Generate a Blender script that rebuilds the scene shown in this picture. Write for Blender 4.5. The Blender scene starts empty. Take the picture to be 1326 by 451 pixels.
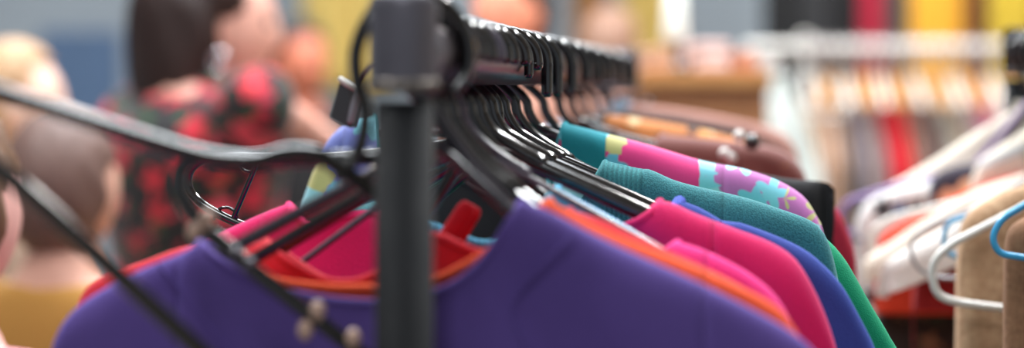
import bpy, bmesh, math, random
from mathutils import Vector, Matrix, Euler
random.seed(7)
PI = math.pi
SC = bpy.context.scene
COL = SC.collection
F = 2400.0; CX = 663.0; HY = 118.0; CH = 1.5      # focal length (px of a 1326 wide frame), principal column, horizon row, eye height

# ---------------------------------------------------------------- geometry helpers
def W(px, py, Z):
    return Vector(((px-CX)/F*Z, Z, CH-(py-HY)/F*Z))

class Plane:
    """vertical plane through a point; local x along (cos a, sin a), local y = normal pointing away from the camera, z up"""
    def __init__(s, origin, a):
        s.o = Vector(origin); s.a = a
        s.dx = Vector((math.cos(a), math.sin(a), 0)); s.dy = Vector((-math.sin(a), math.cos(a), 0))
    def loc(s, px, py):
        """ray of a photo point met with the plane -> local (x, z)"""
        d = Vector(((px-CX)/F, 1, -(py-HY)/F)); c = Vector((0, 0, CH))
        t = (s.o-c).dot(s.dy)/d.dot(s.dy)
        p = c+d*t-s.o
        return (p.dot(s.dx), p.z)

def link(o): COL.objects.link(o); return o

def mesh_obj(name, verts, faces, mat, parent=None, smooth=True, loc=None, rotz=None):
    me = bpy.data.meshes.new(name); me.from_pydata([tuple(v) for v in verts], [], faces); me.update()
    if smooth: me.polygons.foreach_set('use_smooth', [True]*len(me.polygons))
    o = link(bpy.data.objects.new(name, me)); me.materials.append(mat)
    if loc is not None: o.location = loc
    if rotz is not None: o.rotation_euler.z = rotz
    if parent is not None: o.parent = parent
    return o

def empty(name, loc, rotz, label, cat, group=None):
    o = link(bpy.data.objects.new(name, None)); o.empty_display_size = .05
    o.location = loc; o.rotation_euler.z = rotz
    return tag(o, label, cat, group)

def tag(o, label, cat, group=None):
    o['label'] = label; o['category'] = cat
    if group: o['group'] = group
    return o

class MB:
    def __init__(s): s.v = []; s.f = []
    def add(s, v, f):
        n = len(s.v); s.v += [Vector(x) for x in v]; s.f += [tuple(i+n for i in q) for q in f]; return s
    def box(s, c, d, rz=0, bev=0):
        bm = bmesh.new(); bmesh.ops.create_cube(bm, size=1)
        for v in bm.verts: v.co = Vector((v.co.x*d[0], v.co.y*d[1], v.co.z*d[2]))
        if bev: bmesh.ops.bevel(bm, geom=bm.edges[:], offset=bev, segments=2, affect='EDGES')
        M = Matrix.Translation(c) @ Matrix.Rotation(rz, 4, 'Z')
        bm.verts.index_update()
        s.add([M @ v.co for v in bm.verts], [[v.index for v in f.verts] for f in bm.faces]); bm.free(); return s
    def tube(s, pts, r, seg=12, closed=False, flat=None):
        """swept round bar; r number or list; flat=(a,b): scale of section across/along the up vector"""
        pts = [Vector(p) for p in pts]; n = len(pts)
        rr = r if isinstance(r, (list, tuple)) else [r]*n
        vs = []; prev = None
        for i, p in enumerate(pts):
            if closed: t = pts[(i+1) % n]-pts[i-1]
            else: t = pts[min(i+1, n-1)]-pts[max(i-1, 0)]
            t.normalize()
            if prev is None:
                up = Vector((0, 1, 0)) if abs(t.y) < .9 else Vector((1, 0, 0))
                u = t.cross(up).normalized()
            else:
                u = (prev-t*prev.dot(t)).normalized()
            w = t.cross(u); prev = u
            fa, fb = flat or (1, 1)
            for k in range(seg):
                a = 2*PI*k/seg
                vs.append(p+u*math.cos(a)*rr[i]*fa+w*math.sin(a)*rr[i]*fb)
        fs = []
        for i in range(n if closed else n-1):
            j = (i+1) % n
            for k in range(seg):
                k2 = (k+1) % seg
                fs.append((i*seg+k, i*seg+k2, j*seg+k2, j*seg+k))
        if not closed:
            # rounded ends
            for e, idx in ((0, 0), (1, n-1)):
                t = (pts[0]-pts[1] if e == 0 else pts[-1]-pts[-2]).normalized()
                base = idx*seg; ring = list(range(base, base+seg))
                for q in (.5, .85):
                    nr = []
                    for k in range(seg):
                        v = vs[base+k]
                        nr.append(len(vs)); vs.append(pts[idx]+(v-pts[idx])*math.sqrt(1-q*q)+t*rr[idx]*q)
                    for k in range(seg):
                        k2 = (k+1) % seg
                        fs.append((ring[k], ring[k2], nr[k2], nr[k]) if e else (ring[k2], ring[k], nr[k], nr[k2]))
                    ring = nr
                fs.append(tuple(ring) if e else tuple(reversed(ring)))
        return s.add(vs, fs)
    def lathe(s, prof, c=(0, 0, 0), seg=32, sx=1, sy=1):
        c = Vector(c); vs = []; fs = []
        for (r, z) in prof:
            for k in range(seg):
                a = 2*PI*k/seg; vs.append(c+Vector((r*math.cos(a)*sx, r*math.sin(a)*sy, z)))
        for i in range(len(prof)-1):
            for k in range(seg):
                k2 = (k+1) % seg; fs.append((i*seg+k, i*seg+k2, (i+1)*seg+k2, (i+1)*seg+k))
        fs.append(tuple(range(seg-1, -1, -1))); fs.append(tuple((len(prof)-1)*seg+k for k in range(seg)))
        return s.add(vs, fs)
    def ball(s, c, r, seg=16, rings=10, sc=(1, 1, 1)):
        c = Vector(c); vs = [c+Vector((0, 0, r*sc[2]))]; fs = []
        for i in range(1, rings):
            th = PI*i/rings
            for k in range(seg):
                a = 2*PI*k/seg
                vs.append(c+Vector((r*math.sin(th)*math.cos(a)*sc[0], r*math.sin(th)*math.sin(a)*sc[1], r*math.cos(th)*sc[2])))
        vs.append(c-Vector((0, 0, r*sc[2])))
        for k in range(seg): fs.append((0, 1+k, 1+(k+1) % seg))
        for i in range(rings-2):
            for k in range(seg):
                k2 = (k+1) % seg; a = 1+i*seg; fs.append((a+k, a+seg+k, a+seg+k2, a+k2))
        a = 1+(rings-2)*seg
        for k in range(seg): fs.append((len(vs)-1, a+(k+1) % seg, a+k))
        return s.add(vs, fs)
    def build(s, name, mat, parent=None, smooth=True, loc=None, rotz=None, local=None):
        v = s.v
        if local is not None:
            M = local.inverted(); v = [M @ x for x in v]
        return mesh_obj(name, v, s.f, mat, parent, smooth, loc, rotz)

def crisp(o, ang=35):
    """sharp edges above an angle stay sharp under smooth shading"""
    me = o.data; bm = bmesh.new(); bm.from_mesh(me)
    bmesh.ops.recalc_face_normals(bm, faces=bm.faces[:])
    for e in bm.edges:
        if len(e.link_faces) == 2 and e.calc_face_angle(0) > math.radians(ang): e.smooth = False
    bm.to_mesh(me); bm.free(); return o

def catmull(pts, n=8):
    pts = [Vector(p) for p in pts]; out = []
    P = [pts[0]*2-pts[1]]+pts+[pts[-1]*2-pts[-2]]
    for i in range(1, len(P)-2):
        for k in range(n):
            t = k/n; a, b, c, d = P[i-1], P[i], P[i+1], P[i+2]
            out.append(.5*((2*b)+(c-a)*t+(2*a-5*b+4*c-d)*t*t+(3*b-a-3*c+d)*t**3))
    out.append(pts[-1]); return out

def fillet(pts, rad, closed=True, n=6):
    pts = [Vector(p) for p in pts]; N = len(pts); out = []
    R = rad if isinstance(rad, (list, tuple)) else [rad]*N
    for i in range(N):
        if not closed and i in (0, N-1): out.append(pts[i]); continue
        p, a, b = pts[i], pts[i-1], pts[(i+1) % N]
        da, db = (a-p), (b-p); r = min(R[i], da.length*.49, db.length*.49)
        q0 = p+da.normalized()*r; q1 = p+db.normalized()*r
        for k in range(n+1):
            t = k/n; out.append(q0*(1-t)**2+p*2*t*(1-t)+q1*t*t)
    return out

def resample(pts, step):
    """2-D polyline -> points at equal arc length"""
    L = [0]
    for a, b in zip(pts, pts[1:]): L.append(L[-1]+(Vector(b)-Vector(a)).length)
    n = max(2, int(L[-1]/step)); out = []; j = 0
    for i in range(n+1):
        s = L[-1]*i/n
        while j < len(L)-2 and L[j+1] < s: j += 1
        t = (s-L[j])/max(1e-9, L[j+1]-L[j]); out.append(Vector(pts[j]).lerp(Vector(pts[j+1]), min(1, max(0, t))))
    return out

def interp(x, pts):
    if x <= pts[0][0]: return pts[0][1]
    for a, b in zip(pts, pts[1:]):
        if x <= b[0]: return a[1]+(b[1]-a[1])*(x-a[0])/max(1e-9, b[0]-a[0])
    return pts[-1][1]

# ---------------------------------------------------------------- materials
def s2l(c):
    return tuple(((v/255)/12.92 if v/255 <= .04045 else ((v/255+.055)/1.055)**2.4) for v in c)+(1,)

class NT:
    def __init__(s, name):
        s.m = bpy.data.materials.new(name); s.m.use_nodes = True; s.t = s.m.node_tree
        s.b = s.t.nodes['Principled BSDF']
    def n(s, typ, **kw):
        nd = s.t.nodes.new(typ)
        for k, v in kw.items():
            if k.startswith('_'): nd.inputs[k[1:].replace('_', ' ')].default_value = v
            else: setattr(nd, k, v)
        return nd
    def l(s, a, b): s.t.links.new(a, b)
    def math(s, op, a, b=None, c=None, clamp=False):
        nd = s.t.nodes.new('ShaderNodeMath'); nd.operation = op; nd.use_clamp = clamp
        for i, x in enumerate((a, b, c)):
            if x is None: continue
            if hasattr(x, 'is_linked') or isinstance(x, bpy.types.NodeSocket): s.l(x, nd.inputs[i])
            else: nd.inputs[i].default_value = x
        return nd.outputs[0]
    def mix(s, fac, a, b):
        nd = s.t.nodes.new('ShaderNodeMix'); nd.data_type = 'RGBA'
        for sock, x in ((nd.inputs[0], fac), (nd.inputs[6], a), (nd.inputs[7], b)):
            if isinstance(x, bpy.types.NodeSocket): s.l(x, sock)
            else: sock.default_value = x
        return nd.outputs[2]
    def coord(s, scale=(1, 1, 1)):
        tc = s.n('ShaderNodeTexCoord'); mp = s.n('ShaderNodeMapping'); mp.inputs['Scale'].default_value = scale
        s.l(tc.outputs['Object'], mp.inputs['Vector']); return mp.outputs[0]
    def setp(s, **kw):
        for k, v in kw.items():
            i = s.b.inputs[k.replace('_', ' ')]
            if isinstance(v, bpy.types.NodeSocket): s.l(v, i)
            else: i.default_value = v
    def bump(s, h, strength=.3, dist=.001):
        nd = s.n('ShaderNodeBump'); nd.inputs['Strength'].default_value = strength; nd.inputs['Distance'].default_value = dist
        s.l(h, nd.inputs['Height']); s.l(nd.outputs[0], s.b.inputs['Normal'])

def plastic(name, c, rough=.28, metal=0, coat=.4, var=.12):
    m = NT(name); v = m.coord((1, 1, 1))
    no = m.n('ShaderNodeTexNoise', _Scale=60.0, _Detail=3.0); m.l(v, no.inputs['Vector'])
    c = s2l(c); d = tuple(x*(1-var*2) for x in c[:3])+(1,)
    m.setp(Base_Color=m.mix(no.outputs[0], d, c), Metallic=metal, Coat_Weight=coat, Coat_Roughness=rough*.5)
    m.setp(Roughness=m.math('MULTIPLY_ADD', no.outputs[0], .15, rough-.07))
    return m.m

def fabric(name, c, c2=None, heather=.25, rough=.9, sheen=.35, scale=900, rib=None, sheentint=None):
    m = NT(name); v = m.coord()
    a = m.n('ShaderNodeTexNoise', _Scale=float(scale), _Detail=2.0); m.l(v, a.inputs['Vector'])
    b = m.n('ShaderNodeTexNoise', _Scale=28.0, _Detail=4.0); m.l(v, b.inputs['Vector'])
    c1 = s2l(c); c2 = s2l(c2) if c2 else tuple(x*(1-heather) for x in c1[:3])+(1,)
    fac = m.math('MULTIPLY_ADD', a.outputs[0], 2.0, -.5, clamp=True)
    fac = m.math('MULTIPLY_ADD', b.outputs[0], .35, fac, clamp=True)
    m.setp(Base_Color=m.mix(fac, c2, c1), Roughness=rough, Sheen_Weight=sheen, Sheen_Roughness=.45)
    m.setp(Sheen_Tint=s2l(sheentint) if sheentint else tuple(min(1, x*1.5+.15) for x in c1[:3])+(1,))
    h = a.outputs[0]
    if rib:
        w = m.n('ShaderNodeTexWave', _Scale=float(rib), _Distortion=.4); w.bands_direction = 'X'; m.l(v, w.inputs['Vector'])
        h = m.math('MULTIPLY_ADD', w.outputs[0], 2.0, h)
        m.setp(Base_Color=m.mix(m.math('MULTIPLY', w.outputs[0], .45), m.b.inputs['Base Color'].links[0].from_socket, c2))
    m.bump(h, .5, .0012)
    return m.m

def flowers(name, ground, palette, centre, scale=22, size=.42, leaf=None, zones=None, ground2=None, vol=False):
    """printed flowers: voronoi cells, petals by angle around each cell's centre"""
    m = NT(name); v = m.coord((1, 1 if vol else 0, 1))
    jt = m.n('ShaderNodeTexNoise', _Scale=30.0); m.l(v, jt.inputs['Vector'])
    vo = m.n('ShaderNodeTexVoronoi', _Scale=float(scale), _Randomness=.75); m.l(v, vo.inputs['Vector'])
    sub = m.n('ShaderNodeVectorMath', operation='SUBTRACT'); m.l(v, sub.inputs[0]); m.l(vo.outputs['Position'], sub.inputs[1])
    sp = m.n('ShaderNodeSeparateXYZ'); m.l(sub.outputs[0], sp.inputs[0])
    ang = m.math('ARCTAN2', sp.outputs[2], sp.outputs[0])
    pet = m.math('MULTIPLY_ADD', m.math('COSINE', m.math('MULTIPLY', ang, 5.0)), .09, size)
    d = vo.outputs['Distance']
    inside = m.math('LESS_THAN', d, pet); cen = m.math('LESS_THAN', d, size*.28)
    sc = m.n('ShaderNodeSeparateColor'); m.l(vo.outputs['Color'], sc.inputs[0])
    cr = m.n('ShaderNodeValToRGB'); cr.color_ramp.interpolation = 'CONSTANT'
    el = cr.color_ramp.elements
    for i, c in enumerate(palette):
        e = el[i] if i < 2 else el.new(i/len(palette))
        e.position = i/len(palette); e.color = s2l(c)
    m.l(sc.outputs[0], cr.inputs[0])
    g = s2l(ground)
    v2 = m.n('ShaderNodeTexVoronoi', _Scale=scale*1.7); m.l(v, v2.inputs['Vector'])
    if ground2:
        g = m.mix(m.math('GREATER_THAN', jt.outputs[0], .55), g, s2l(ground2))
    if leaf:
        g = m.mix(m.math('LESS_THAN', v2.outputs['Distance'], .3), g, s2l(leaf))
    if zones:
        tc = m.n('ShaderNodeTexCoord'); xs_ = m.n('ShaderNodeSeparateXYZ'); m.l(tc.outputs['Object'], xs_.inputs[0])
        xw = m.math('MULTIPLY_ADD', m.math('SUBTRACT', jt.outputs[0], .5), .03, xs_.outputs[0])
        out = m.math('GREATER_THAN', xw, zones[1]); mid = m.math('MULTIPLY', m.math('GREATER_THAN', xw, zones[0]), m.math('LESS_THAN', xw, zones[1]))
        lf = m.math('LESS_THAN', xw, -.05)
        g = m.mix(out, g, s2l((186, 104, 172))); g = m.mix(lf, g, s2l((118, 128, 196)))
        inside = m.math('MULTIPLY', inside, m.math('SUBTRACT', 1.0, mid)); cen = m.math('MULTIPLY', cen, m.math('SUBTRACT', 1.0, mid))
    col = m.mix(inside, g, cr.outputs[0]); col = m.mix(cen, col, s2l(centre))
    m.setp(Base_Color=col, Roughness=.8, Sheen_Weight=.2)
    n = m.n('ShaderNodeTexNoise', _Scale=700.0); m.l(v, n.inputs['Vector']); m.bump(n.outputs[0], .25, .001)
    return m.m

def plain(name, c, rough=.7, metal=0, var=.15, scale=6, emit=None, strength=0):
    m = NT(name); v = m.coord()
    n = m.n('ShaderNodeTexNoise', _Scale=float(scale), _Detail=5.0); m.l(v, n.inputs['Vector'])
    c = s2l(c); m.setp(Base_Color=m.mix(n.outputs[0], tuple(x*(1-var) for x in c[:3])+(1,), tuple(min(1, x*(1+var)) for x in c[:3])+(1,)),
                       Roughness=rough, Metallic=metal)
    if emit: m.setp(Emission_Color=s2l(emit), Emission_Strength=strength)
    return m.m

def wood(name, c, c2):
    m = NT(name); v = m.coord((14, 14, 1.2))
    n = m.n('ShaderNodeTexNoise', _Scale=5.0, _Detail=6.0, _Distortion=1.2); m.l(v, n.inputs['Vector'])
    m.setp(Base_Color=m.mix(n.outputs[0], s2l(c2), s2l(c)), Roughness=.55); m.bump(n.outputs[0], .2, .002)
    return m.m

M = {}
M['black'] = plastic('black_plastic', (14, 12, 11), .15, coat=.8)
M['brown_black'] = plastic('brown_black_plastic', (24, 18, 16), .16, coat=.8)
M['grey_plastic'] = plastic('smoke_grey_plastic', (78, 72, 84), .28, coat=.2)
M['rail'] = plastic('dark_steel', (112, 102, 106), .33, metal=.75, coat=.1)
M['coupling'] = plastic('gunmetal', (104, 100, 108), .42, metal=.5, coat=.1)
M['ring'] = plastic('worn_ring', (120, 112, 104), .35, metal=.7, coat=.1)
M['post'] = plastic('powder_coat', (15, 16, 19), .62, coat=0); M['post'].node_tree.nodes['Principled BSDF'].inputs['Specular IOR Level'].default_value = .12
M['white_plastic'] = plastic('white_plastic', (226, 222, 214), .3)
M['cyan_plastic'] = plastic('sky_blue_plastic', (60, 165, 215), .3)
M['grey_wire'] = plastic('coated_wire', (150, 150, 156), .35, metal=.4)
M['tan_wood'] = wood('pale_wood', (214, 158, 96), (168, 112, 62))
M['tan_panel'] = wood('tan_board', (186, 128, 84), (158, 104, 66))
M['clear_grey'] = plastic('pale_grey_plastic', (178, 168, 166), .3)
M['smoke'] = plastic('smoke_plastic', (44, 38, 48), .18, coat=.8)
M['knob'] = plastic('tan_knob', (196, 160, 140), .5)

# ---------------------------------------------------------------- camera
cam = bpy.data.cameras.new('camera'); co = link(bpy.data.objects.new('camera', cam))
co.location = (0, 0, CH); co.rotation_euler = (PI/2, 0, 0)
cam.sensor_width = 36; cam.sensor_fit = 'HORIZONTAL'; cam.lens = 36*F/1326
cam.shift_y = -(225.5-HY)/1326
cam.dof.use_dof = True; cam.dof.focus_distance = 1.49; cam.dof.aperture_fstop = (cam.lens/1000)/(84/F)
cam.dof.aperture_blades = 0; cam.clip_start = .05
SC.camera = co

# ---------------------------------------------------------------- rack A: post, coupling, rail
A0 = Vector((-0.0640, 1.10, CH+.024)); AD = Vector((.1490, 1, 0)).normalized(); AY = -math.atan(.149)
def railA(Z): return A0+Vector((.149, 1, 0))*(Z-1.10)
AEND = 2.58
rack = empty('clothes_rack', (A0.x, A0.y, 0), 0, 'dark steel clothes rack whose thick post stands in front of the coloured sweaters', 'clothes rack')
L0 = Matrix.Translation(rack.location)
def rack_parts(root, a, b, r, mp, mr, mc, mring, foot=True):
    L = Matrix.Translation(root.location)
    d = (b-a).normalized()
    MB().tube([a-d*.0, b], r, 28).build('rail', mr, root, local=L)
    for e, s in ((a, 1), (b, -1)):
        MB().lathe([(r*.92, .04), (r*.92, e.z-.03)], (e.x, e.y, 0), 32).build('post', mp, root, local=L)
        m = MB(); z0 = e.z-.024-.0005
        m.lathe([(r*.99, z0-.001), (r*1.07, z0+.001), (r*1.08, z0+.004), (r*1.05, z0+.007), (r*1.07, z0+.012), (r*1.08, z0+.050), (r*1.05, z0+.054), (r*.95, z0+.0575), (r*.55, z0+.059)], (e.x, e.y, 0), 40)
        m.tube([e, e+d*s*.024], r*1.10, 28)
        c = crisp(m.build('corner_joint', mc, root, local=L), 40)
        MB().lathe([(r*1.06, z0+.001), (r*1.12, z0+.0025), (r*1.12, z0+.0055), (r*1.06, z0+.007)], (e.x, e.y, 0), 40).build('collar_ring', mring, c)
        c.children[0].parent = c
        for v in c.children[0].data.vertices: v.co = L.inverted() @ v.co
        n = Vector((-d.y, d.x, 0))
        f = MB().tube([Vector((e.x, e.y, .03))-n*.26, Vector((e.x, e.y, .03))+n*.26], .018, 16)
        f.build('foot_bar', mp, root, local=L)
        for q in (-1, 1):
            p = Vector((e.x, e.y, 0))+n*.25*q
            MB().lathe([(.018, 0), (.02, .004), (.02, .018), (.012, .024)], p, 16).build('foot_pad', mp, root, local=L)
rack_parts(rack, A0, railA(AEND), .019, M['post'], M['rail'], M['coupling'], M['ring'])

# ---------------------------------------------------------------- hangers
def hook_path(R, tip, neck, lift=0, bend=None):
    """question-mark hook around a rail whose centre is the origin; tip on +x; bend = slope of the arm the stem runs into"""
    p = [(R, 0, -tip), (R, 0, -tip*.5)] if tip > 0 else []
    a0 = 0 if tip > 0 else -tip
    for k in range(0, 19):
        a = a0+(PI*1.22-a0)*k/18
        p.append((R*math.cos(a), 0, R*math.sin(a)+lift))
    a = PI*1.22; ex, ez = R*math.cos(a), R*math.sin(a)+lift
    p += [(ex*.5, 0, ez-.008), (ex*.12, 0, ez-.016)]
    if bend is None: p += [(0, 0, min(ez-.026, -neck+.01)), (0, 0, -neck)]
    else: p += [(.000, 0, -neck+.013), (.008, 0, -neck+.001), (.026, 0, -neck-.024*bend), (.045, 0, -neck-.045*bend)]
    return p

FLOOR = [0]
def arms_floor(a): return FLOOR[0]
def hanger(Z, label, kind='tube', hr=None, arms=None, hook_px=None, on=.019, mat=None, w=.21, slope=.335, roll=0, yaw=AY, R=.0250, r=.0042, tip=.012, neck=.060, rail=railA, group='black plastic hangers on the dark rack', frame_px=None, neckx=0, hang=True):
    o = rail(Z); mat = mat or M['black']
    t = empty('clothes_hanger', o, yaw, label, 'clothes hanger', group)
    lift = .0
    bend = (-neck-arms[1][0][1])/max(.02, arms[1][0][0]) if arms else None
    hk = [Vector(p) for p in hook_path(R, tip, neck, bend=bend)]
    drop = R-(on+(hr or r))                            # a wider hook sinks until it sits on the rail
    hk = [p-Vector((0, 0, drop if i < len(hk)-4 or not arms else 0)) for i, p in enumerate(hk)]
    if hook_px:
        pl = Plane(o, yaw); hk = [Vector((a, 0, b)) for a, b in (pl.loc(*q) for q in hook_px)]
    hk = catmull(hk, 3)
    hr = hr or r
    MB().tube(hk, hr if not arms else [hr+(r-hr)*min(1, max(0, (i/len(hk)-.6)/.35)) for i in range(len(hk))], 12).build('hook', mat, t)
    if arms:
        L_, R_ = arms; zb = min(min(p[1] for p in L_), min(p[1] for p in R_))-.012
        zb = min(zb, arms_floor(arms))
        P = [Vector((0, 0, -neck-.004))]+[Vector((x, 0, z)) for x, z in R_]+[Vector((R_[-1][0]-.004, 0, zb)), Vector((L_[-1][0]+.004, 0, zb))]+[Vector((x, 0, z)) for x, z in reversed(L_)]
        path = fillet(P, .014, True, 5)
    elif frame_px:
        pl = Plane(o, yaw); pts = [Vector((a, 0, b)) for a, b in (pl.loc(*q) for q in frame_px)]
        path = fillet(pts, .03, True, 8)
    else:
        c, s = math.cos(roll), math.sin(roll)
        def rt(x, z): return Vector((x*c+(z+neck)*s, 0, -x*s+(z+neck)*c-neck))
        zt = -neck-w*slope
        P = [rt(0, -neck+.004), rt(w*.93, -neck-w*.93*slope), rt(w, zt-.004), rt(w-.004, zt-.022), rt(w*.9, zt-.03),
             rt(-w*.9, zt-.03), rt(-w+.004, zt-.022), rt(-w, zt-.004), rt(-w*.93, -neck-w*.93*slope)]
        path = fillet(P, [.035, .02, .012, .012, .02, .02, .012, .012, .02], True, 6)
    fl = (1, 1) if kind == 'tube' else (.75, 1.35)
    MB().tube(path, r*(1 if kind == 'tube' else 1.1), 12, closed=True, flat=fl).build('frame', mat, t)
    return t

# ---------------------------------------------------------------- garments
def smooth2d(pts, n=6): return [Vector((p.x, p.y)) for p in catmull([Vector((a, b, 0)) for a, b in pts], n)]

def garment(name, label, cat, Z, right=None, left=None, neckline=None, mats=None, yaw=AY, rail=railA, T=.011, drop=.66,
            folds=.004, backsag=.014, band=True, bandr=.0034, group='clothes hanging on the dark rack', seed=0, seams=(), bandmat=None, seamx=.17, kx=34, dy=0, bandw=None, yo=0.0, hk=None, armw=.175, backlow=False, hem=None, seammat=None):
    o = rail(Z); pl = Plane(o, yaw)
    t = empty(name, (o.x, o.y, o.z-drop), yaw, label, cat, group)
    Rp = [pl.loc(*q) for q in right] if right else None
    Lp = [pl.loc(*q) for q in left] if left else None
    if not Rp: Rp = [(-x, z) for x, z in Lp]
    if not Lp: Lp = [(-x, z) for x, z in Rp]
    Rs, Ls = smooth2d(Rp), smooth2d(Lp)
    Rs = resample(Rs, .007); Ls = resample(Ls, .007)
    pr, pL = Rs[0], Ls[0]
    if neckline: nk = [(pL.x, pL.y)]+[pl.loc(*q) for q in neckline]+[(pr.x, pr.y)]
    else:
        nk = []
        for k in range(0, 11):
            u = k/10; zz = pL.y+(pr.y-pL.y)*u; nk.append((pL.x+(pr.x-pL.x)*u, zz-.05*math.sin(PI*u)**.7))
    nk = smooth2d(nk, 5); nk.sort(key=lambda p: p.x)
    ncol = max(8, int((pr.x-pL.x)/.007)); nx = [pL.x+(pr.x-pL.x)*k/ncol for k in range(1, ncol)]
    # columns: (x, z front top, z back top, z of the shoulder line)
    cols = [(p.x, p.y, p.y, p.y) for p in reversed(Ls)]
    nkl = [(p.x, p.y) for p in nk]
    for x in nx:
        u = (x-pL.x)/(pr.x-pL.x); line = pL.y+(pr.y-pL.y)*u
        cols.append((x, min(line, interp(x, nkl)), min(line-backsag*math.sin(PI*u)**.6, interp(x, nkl)-.006*math.sin(PI*u) if backlow else 9), line))
    i_n0 = len(Ls); i_n1 = len(cols)
    cols += [(p.x, p.y, p.y, p.y) for p in Rs]
    xa, xb = cols[0][0], cols[-1][0]
    zb = -drop; NR = 34; rnd = random.Random(seed); ph = [rnd.uniform(0, 6) for _ in range(6)]
    def ypos(x, z, line, side):
        d = max(0, line-z); D = .016
        f = math.sqrt(max(0, 1-(1-min(d/D, 1))**2))
        e = min(x-xa, xb-x); fe = math.sqrt(max(0, 1-(1-min(max(e, 0)/.012, 1))**2))
        th = T*f*fe*(1+.9*min(1, d/.25))
        dd = min(1, d/.18); dd = dd*dd*(3-2*dd)
        fo = folds*dd*(math.sin(kx*x+ph[0]+2.2*z)+.6*math.sin(kx*1.9*x+ph[1]-3*z)+.4*math.sin(11*z+ph[2]+20*x))
        wob = .0012*min(1, d/.02)*(math.sin(70*x+ph[3])+math.sin(55*z+31*x+ph[4]))
        return side*th+fo+wob+yo
    hemp = sorted((abs(a), b) for a, b in (pl.loc(*q) for q in hem)) if hem else None
    def panel(cs, side):
        vs = []; fs = []
        for (x, zf, zk, line) in cs:
            zt = zf if side < 0 else zk
            for r in range(NR):
                s = (r/(NR-1))**1.9; z = zt+((interp(abs(x), hemp) if hemp else zb)-zt)*s
                vs.append(Vector((x, ypos(x, z, line, side), z+drop)))
        for i in range(len(cs)-1):
            for r in range(NR-1):
                a = i*NR+r; q = (a, a+1, a+NR+1, a+NR)
                fs.append(q if side < 0 else q[::-1])
        return vs, fs
    def shell(nm, cs, mat):
        m = MB()
        for side in (-1, 1): m.add(*panel(cs, side))
        ob = m.build(nm, mat, t)
        bm = bmesh.new(); bm.from_mesh(ob.data); bmesh.ops.remove_doubles(bm, verts=bm.verts[:], dist=.0004)
        bm.to_mesh(ob.data); bm.free(); ob.data.polygons.foreach_set('use_smooth', [True]*len(ob.data.polygons))
        so = ob.modifiers.new('s', 'SOLIDIFY'); so.thickness = .0014; so.offset = 1; so.use_even_offset = False
        return ob
    iL = next((i for i, c in enumerate(cols) if c[0] > -seamx), 0); iR = next((i for i, c in enumerate(cols) if c[0] > seamx), len(cols)-1)
    iL = min(iL, i_n0-1); iR = max(iR, i_n1)
    mb = mats if not isinstance(mats, dict) else mats['body']; ms = mb if not isinstance(mats, dict) else mats.get('sleeve', mb)
    if hk:
        hk = dict(hk); FLOOR[0] = min(p[1] for p in nkl)-.018; off = hk.pop('off', .0085)+hk.get('r', .0042)
        def arm(S, sg):
            lim = min(armw, abs(S[-1].x)-.03); out = []
            for q in range(6):
                x = S[0].x+sg*.004+(sg*lim-S[0].x)*q/5
                zz = interp(abs(x), sorted((abs(p.x), p.y) for p in S)); out.append((x, zz-off))
            return out
        aL, aR = arm(Ls, -1), arm(Rs, 1)
        hl = hk.pop('label'); hk.setdefault('neck', .056); hk.setdefault('rail', rail); hk.setdefault('yaw', yaw)
        hanger(Z, hl, arms=(aL, aR), **hk)
    body = shell('body', cols[iL:iR+1], mb)
    if iL > 1: shell('sleeve', cols[:iL+1], ms)
    if iR < len(cols)-2: shell('sleeve', cols[iR:], ms)
    if band:
        fr = [(x, ypos(x, zf, l, -1), zf+drop) for (x, zf, zk, l) in cols[i_n0-1:i_n1+1]]
        bk = [(x, ypos(x, zk, l, 1), zk+drop) for (x, zf, zk, l) in cols[i_n0-1:i_n1+1]]
        loop = fr+bk[-2:0:-1]
        MB().tube(loop, bandr, 8, closed=True, flat=bandw).build('neckband', bandmat or mb, t)
    for sm in seams:
        pp = []
        for q in catmull([Vector((a, b, 0)) for a, b in sm], 6):
            x, z = pl.loc(q.x, q.y); pp.append((x, ypos(x, z, 0, -1)-.0016, z+drop))
        MB().tube(pp, .0011, 6).build('seam' if not seammat else 'stripe', seammat or mb, t)
    return t, pl, ypos, cols

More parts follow.
